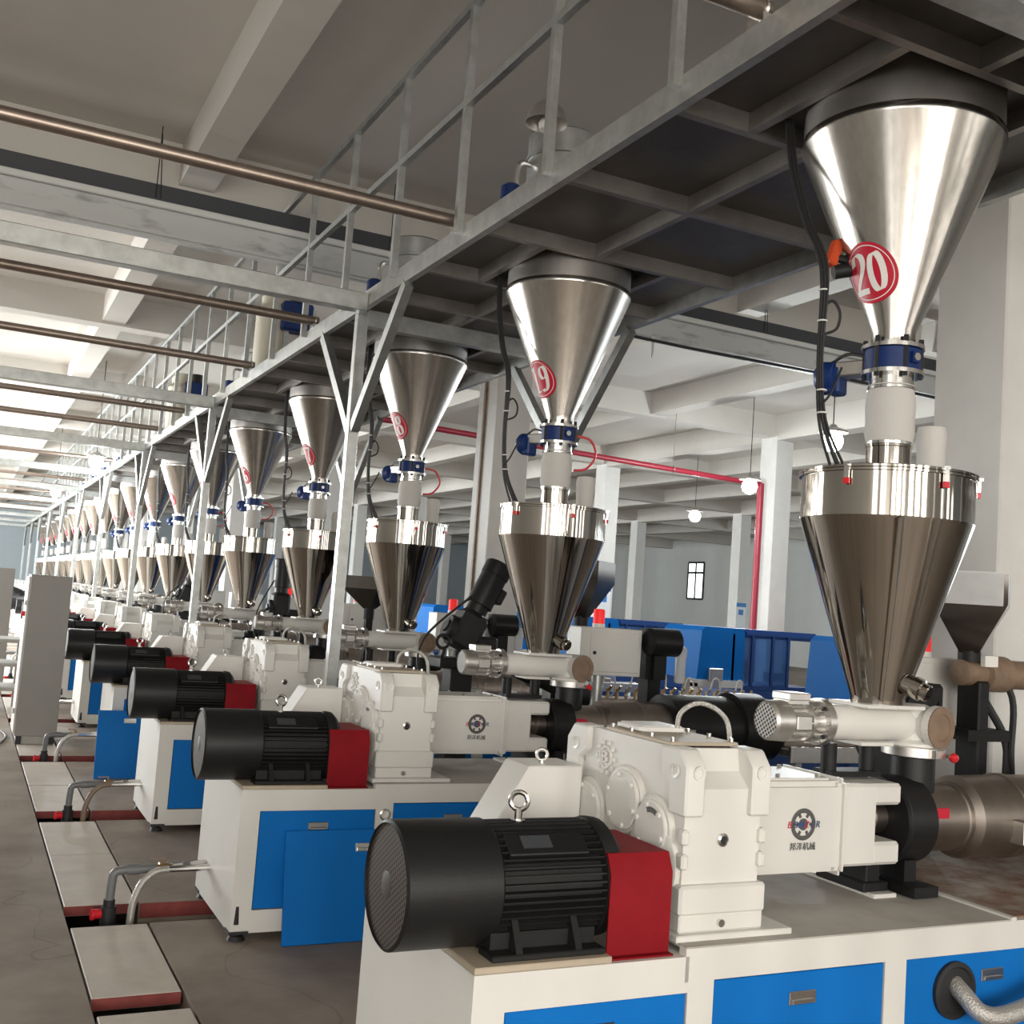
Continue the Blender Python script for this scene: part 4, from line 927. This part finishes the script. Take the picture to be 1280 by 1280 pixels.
# brown gear unit on a stand at the near column
R = empty('haul_motor', (5.3, 4.33, 0)); tag(R, 'brown gear motor with hanging black hose on a stand by the near column', 'motor'); off = R.location
m = MB(); m.lathe([(.05, 0), (.07, .01), (.07, .16), (.10, .17), (.10, .34), (.08, .36), (.08, .6)], (4.90, 4.32, 1.82), 'X', 24); m.build('gear_unit', 'brown_cap', R, off)
m = MB(); m.box(5.0, 5.1, 4.23, 4.26, 1.86, 1.92); m.build('rating_plate', 'decal_white', R, off)
m = MB(); m.box(4.98, 5.06, 4.24, 4.40, .02, 1.78, bev=.01); m.box(4.9, 5.35, 4.21, 4.45, 0, .03); m.box(4.88, 5.2, 4.22, 4.42, 1.46, 1.52); m.build('stand', 'black_cast', R, off)
m = MB(); m.tube([(5.12, 4.40, 1.75), (5.16, 4.32, 1.62), (5.24, 4.28, 1.45), (5.25, 4.28, 1.2), (5.25, 4.30, .02)], .022, 8, 6); m.tube([(5.2, 4.38, 1.9), (5.28, 4.28, 1.7), (5.25, 4.25, 1.4), (5.3, 4.28, 1.1), (5.3, 4.30, .02)], .018, 8, 6); m.build('hoses', 'rubber', R, off)
# calibration table with a row of brass fittings and pale hoses
def table(k, full):
    E = 8.6
    y = FRONT[k]+AX; R = empty('calibration_table', (6.2, y, 0)); off = R.location
    tag(R, 'long steel calibration table with brass hose fittings, downstream of the extruder under hopper '+WORDS[k-1], 'table', 'calibration tables')
    m = MB(); m.box(5.75, E, y-.28, y+.28, 1.01, 1.07, bev=.008); m.box(5.75, E, y-.30, y-.26, 0.97, 1.09, bev=.004); m.build('table_top', 'aluminium', R, off)
    m = MB(); m.box(5.85, E-.1, y-.26, y+.26, .12, .75, bev=.01); m.build('base_cabinet', 'blue_dark', R, off)
    for x in (5.85, (5.85+E-.16)/2, E-.16):
        for sy in (-.24, .18): m = MB(); m.box(x, x+.06, y+sy, y+sy+.06, 0, 1.01); m.build('leg', 'galvanised', R, off)
    m = MB(); m.box(5.8, min(7.9, E-.1), y-.16, y+.16, 1.07, 1.14, bev=.01); m.build('mould_block', 'barrel_steel', R, off)
    if not full: return
    for i in range(18):
        x = 5.88+i*.112
        if x > E-.15: break
        m = MB(); m.cyl((x, y-.12, 1.13), (x, y-.12, 1.24), .017, n=8); m.cyl((x, y-.12, 1.21), (x+.02, y-.16, 1.27), .014, n=8); m.lathe([(.024, 0), (.024, .025)], (x, y-.12, 1.16), n=6); m.build('hose_fitting', 'brass' if i % 3 else 'chrome', R, off)
        if i % 3 == 0:
            m = MB(); h = .10+.08*random.random(); w = .12+.1*random.random()
            m.tube([(x+.02, y-.16, 1.27), (x+w*.3, y-.18, 1.27+h), (x+w, y-.14, 1.27+h*.8), (x+w*1.5, y-.05, 1.23), (x+w*1.6, y+.05, 1.14)], .009, 6, 5); m.build('hose', 'decal_white', R, off)
for k in (20, 19, 18, 17, 16, 14): table(k, k in (19, 18, 17))
m = MB(); m.lathe([(.19, 4.74), (.24, 4.75), (.24, 5.35), (.27, 5.36), (.27, 5.62), (.15, 5.66), (.15, 5.74)], (0, 6.9, 1.19), 'X', 32); m.build('die_cover', 'black_paint', EXTR[19], EXTR[19].location)
# blue haul-off machines farther down each line
def hauloff(k):
    y = FRONT[k]+AX; x = 9.0
    R = empty('haul_off', (x+1.048, y, 0)); off = R.location
    tag(R, 'blue haul-off machine with rounded hood and windowed enclosure, on the line of hopper '+WORDS[k-1], 'machine', 'blue haul-off machines')
    m = MB(); m.box(x+0.655, x+2.175, y-.5, y+.5, .05, .82, bev=.02); m.box(x, x+0.721, y-.45, y+.45, .05, .9, bev=.02); m.build('base', 'blue_dark', R, off)
    m = MB(); m.prism([(x+0.039, 1.2), (x+0.092, 1.86), (x+0.157, 1.92), (x+0.786, 1.92), (x+0.825, 1.86), (x+0.825, 1.2)], y-.5, y+.4); m.build('hood', 'blue_paint', R, off)
    m = MB(); m.box(x+0.210, x+0.445, y-.56, y-.5, 1.18, 1.36, bev=.01); m.box(x+0.275, x+0.380, y-.565, y-.49, 1.10, 1.30); m.build('clamp_frame', 'aluminium', R, off)
    m = MB(); m.box(x-.02, x+0.812, y-.52, y-.44, 1.10, 1.20); m.box(x-.02, x+0.052, y-.52, y-.44, .9, 1.15); m.build('front_rail', 'cabinet_paint', R, off)
    m = MB(); m.box(x+0.812, x+2.175, y-.5, y+.42, 1.80, 1.92, bev=.04, seg=2); m.build('enclosure_roof', 'blue_dark', R, off)
    m = MB(); m.box(x+0.812, x+2.175, y-.5, y+.42, 1.08, 1.14); m.build('enclosure_sill', 'blue_dark', R, off)
    for q in (.64, .98, 1.34, 1.62): m = MB(); m.box(x+q-.02, x+q+.02, y-.5, y-.46, 1.12, 1.84); m.build('mullion', 'blue_dark', R, off)
    for a, b in ((.66, .97), (.99, 1.33), (1.35, 1.61)): m = MB(); m.box(x+a, x+b, y-.485, y-.478, 1.14, 1.81); m.build('pane', 'blue_pane', R, off)
    m = MB(); m.box(x+0.812, x+2.175, y-.5, y+.42, .82, 1.08, bev=.01); m.build('skirt', 'blue_dark', R, off)
    m = MB(); m.box(x+1.506, x+1.834, y-.2, y-.1, 1.2, 1.32); m.build('gauge_panel', 'decal_white', R, off)
for k in (18, 17, 16, 15, 14): hauloff(k)
def black_unit(k):
    y = FRONT[k]+AX; R = empty('puller_drive', (5.05, y+.62, 0)); off = R.location
    tag(R, 'black drive unit with motor and clear filter bowl behind the control box of number '+WORDS[k-1], 'drive unit', 'black drive units')
    m = MB(); m.box(4.95, 5.15, y+.50, y+.8, 1.45, 1.90, bev=.05, seg=2); m.box(4.99, 5.11, y+.56, y+.7, 0, 1.5); m.build('housing', 'black_cast', R, off)
    m = MB(); m.lathe([(.08, 0), (.11, .02), (.11, .28), (.08, .30)], (4.90, y+.48, 1.80), 'X', 24); m.build('motor', 'black_paint', R, off)
    m = MB(); m.lathe([(.03, 0), (.045, .01), (.045, .2), (.05, .21), (.05, .28), (.02, .3)], (5.25, y+.5, 1.48), n=18); m.box(5.13, 5.26, y+.5, y+.56, 1.76, 1.80); m.build('filter_bowl', 'clear_film', R, off)
for k in (19, 18, 17): black_unit(k)
# column signs and a red banner stand
for x, y, lb in ((15.66, 26.178, 'blue and white notice board on the white column left of the tall red riser'), (26.08, 33.378, 'blue and white notice board on the far white column behind the haul-off')):
    R = empty('notice_board', (x, y, 1.6)); off = R.location; tag(R, lb, 'sign', 'notice boards on columns')
    m = MB(); m.box(x-.03, x+.42, y-.03, y, 1.75, 2.75); b = m.build('board', 'sign_white', R, off)
    m = MB(); m.box(x-.03, x+.42, y-.036, y-.03, 2.6, 2.75); m.build('header', 'sign_blue', b, off)
    m = MB(); m.box(x+.08, x+.30, y-.036, y-.03, 2.3, 2.5); m.build('picture', 'sign_blue', b, off)
R = empty('banner_stand', (16.95, 17.5, 0)); off = R.location; tag(R, 'red roll-up banner stand by the white column behind the haul-off', 'banner')
m = MB(); m.box(16.5, 17.4, 17.5, 17.52, .1, 2.1); m.build('banner', 'red_plastic', R, off)
m = MB(); m.box(16.5, 17.4, 17.4, 17.62, 0, .1, bev=.02); m.build('foot', 'aluminium', R, off)

# ------------------------------------------------------------------ red air hoses, service hose of the near machine, cabinet details
for k in (19, 18, 16, 15):
    f = FRONT[k]; m = MB(); m.tube([(HX+.10, f+AX-.1, 3.24), (HX+.20, f+AX-.12, 3.22), (HX+.26, f+AX-.1, 3.12), (HX+.20, f+AX-.08, 3.02), (HX+.11, f+AX-.06, 3.0)], .009, 6, 6)
    o = m.build('air_hose', 'red_hose', off=(HX+.2, f+AX, 3.1), loc=(HX+.2, f+AX, 3.1)); tag(o, 'thin red air hose looping beside the valve below hopper number '+WORDS[k-1], 'hose', 'red air hoses')
f = FRONT[20]
R = empty('service_hose', (3.7, f, .63)); off = R.location; tag(R, 'braided steel service hose coming out of a round black grommet in a blue door', 'hose')
m = MB(); m.lathe([(.080, -.008), (.110, -.004), (.110, .012), (.092, .016), (.080, .004)], (3.636, f, .631), d=(0, -1, 0), n=36, cap0=True, cap1=False); m.lathe([(.085, .0), (.085, .005)], (3.636, f-.004, .631), d=(0, -1, 0), n=28); m.build('grommet', 'rubber', R, off)  # inner black disc stands in for the shade inside the open hole
m = MB(); m.tube([(3.645, f+.02, .66), (3.64, f-.05, .625), (3.66, f-.11, .58), (3.74, f-.14, .57), (3.90, f-.15, .60), (4.1, f-.15, .65), (4.4, f-.12, .70), (4.6, f-.1, .5), (4.65, f-.1, .03)], .036, 14, 6); m.build('hose', 'hose_braid', R, off)
f = FRONT[19]
m = MB(); m.lathe([(.026, 0), (.034, .004), (.034, .02), (.026, .024), (.024, .0)], (2.415, f+.006, .70), d=(0, -1, 0), n=20, cap1=False)
o = m.build('pipe_stub', 'chrome', off=(2.415, f, .70), loc=(2.415, f, .70)); tag(o, 'short round pipe stub in the white upright between two blue doors', 'pipe stub')
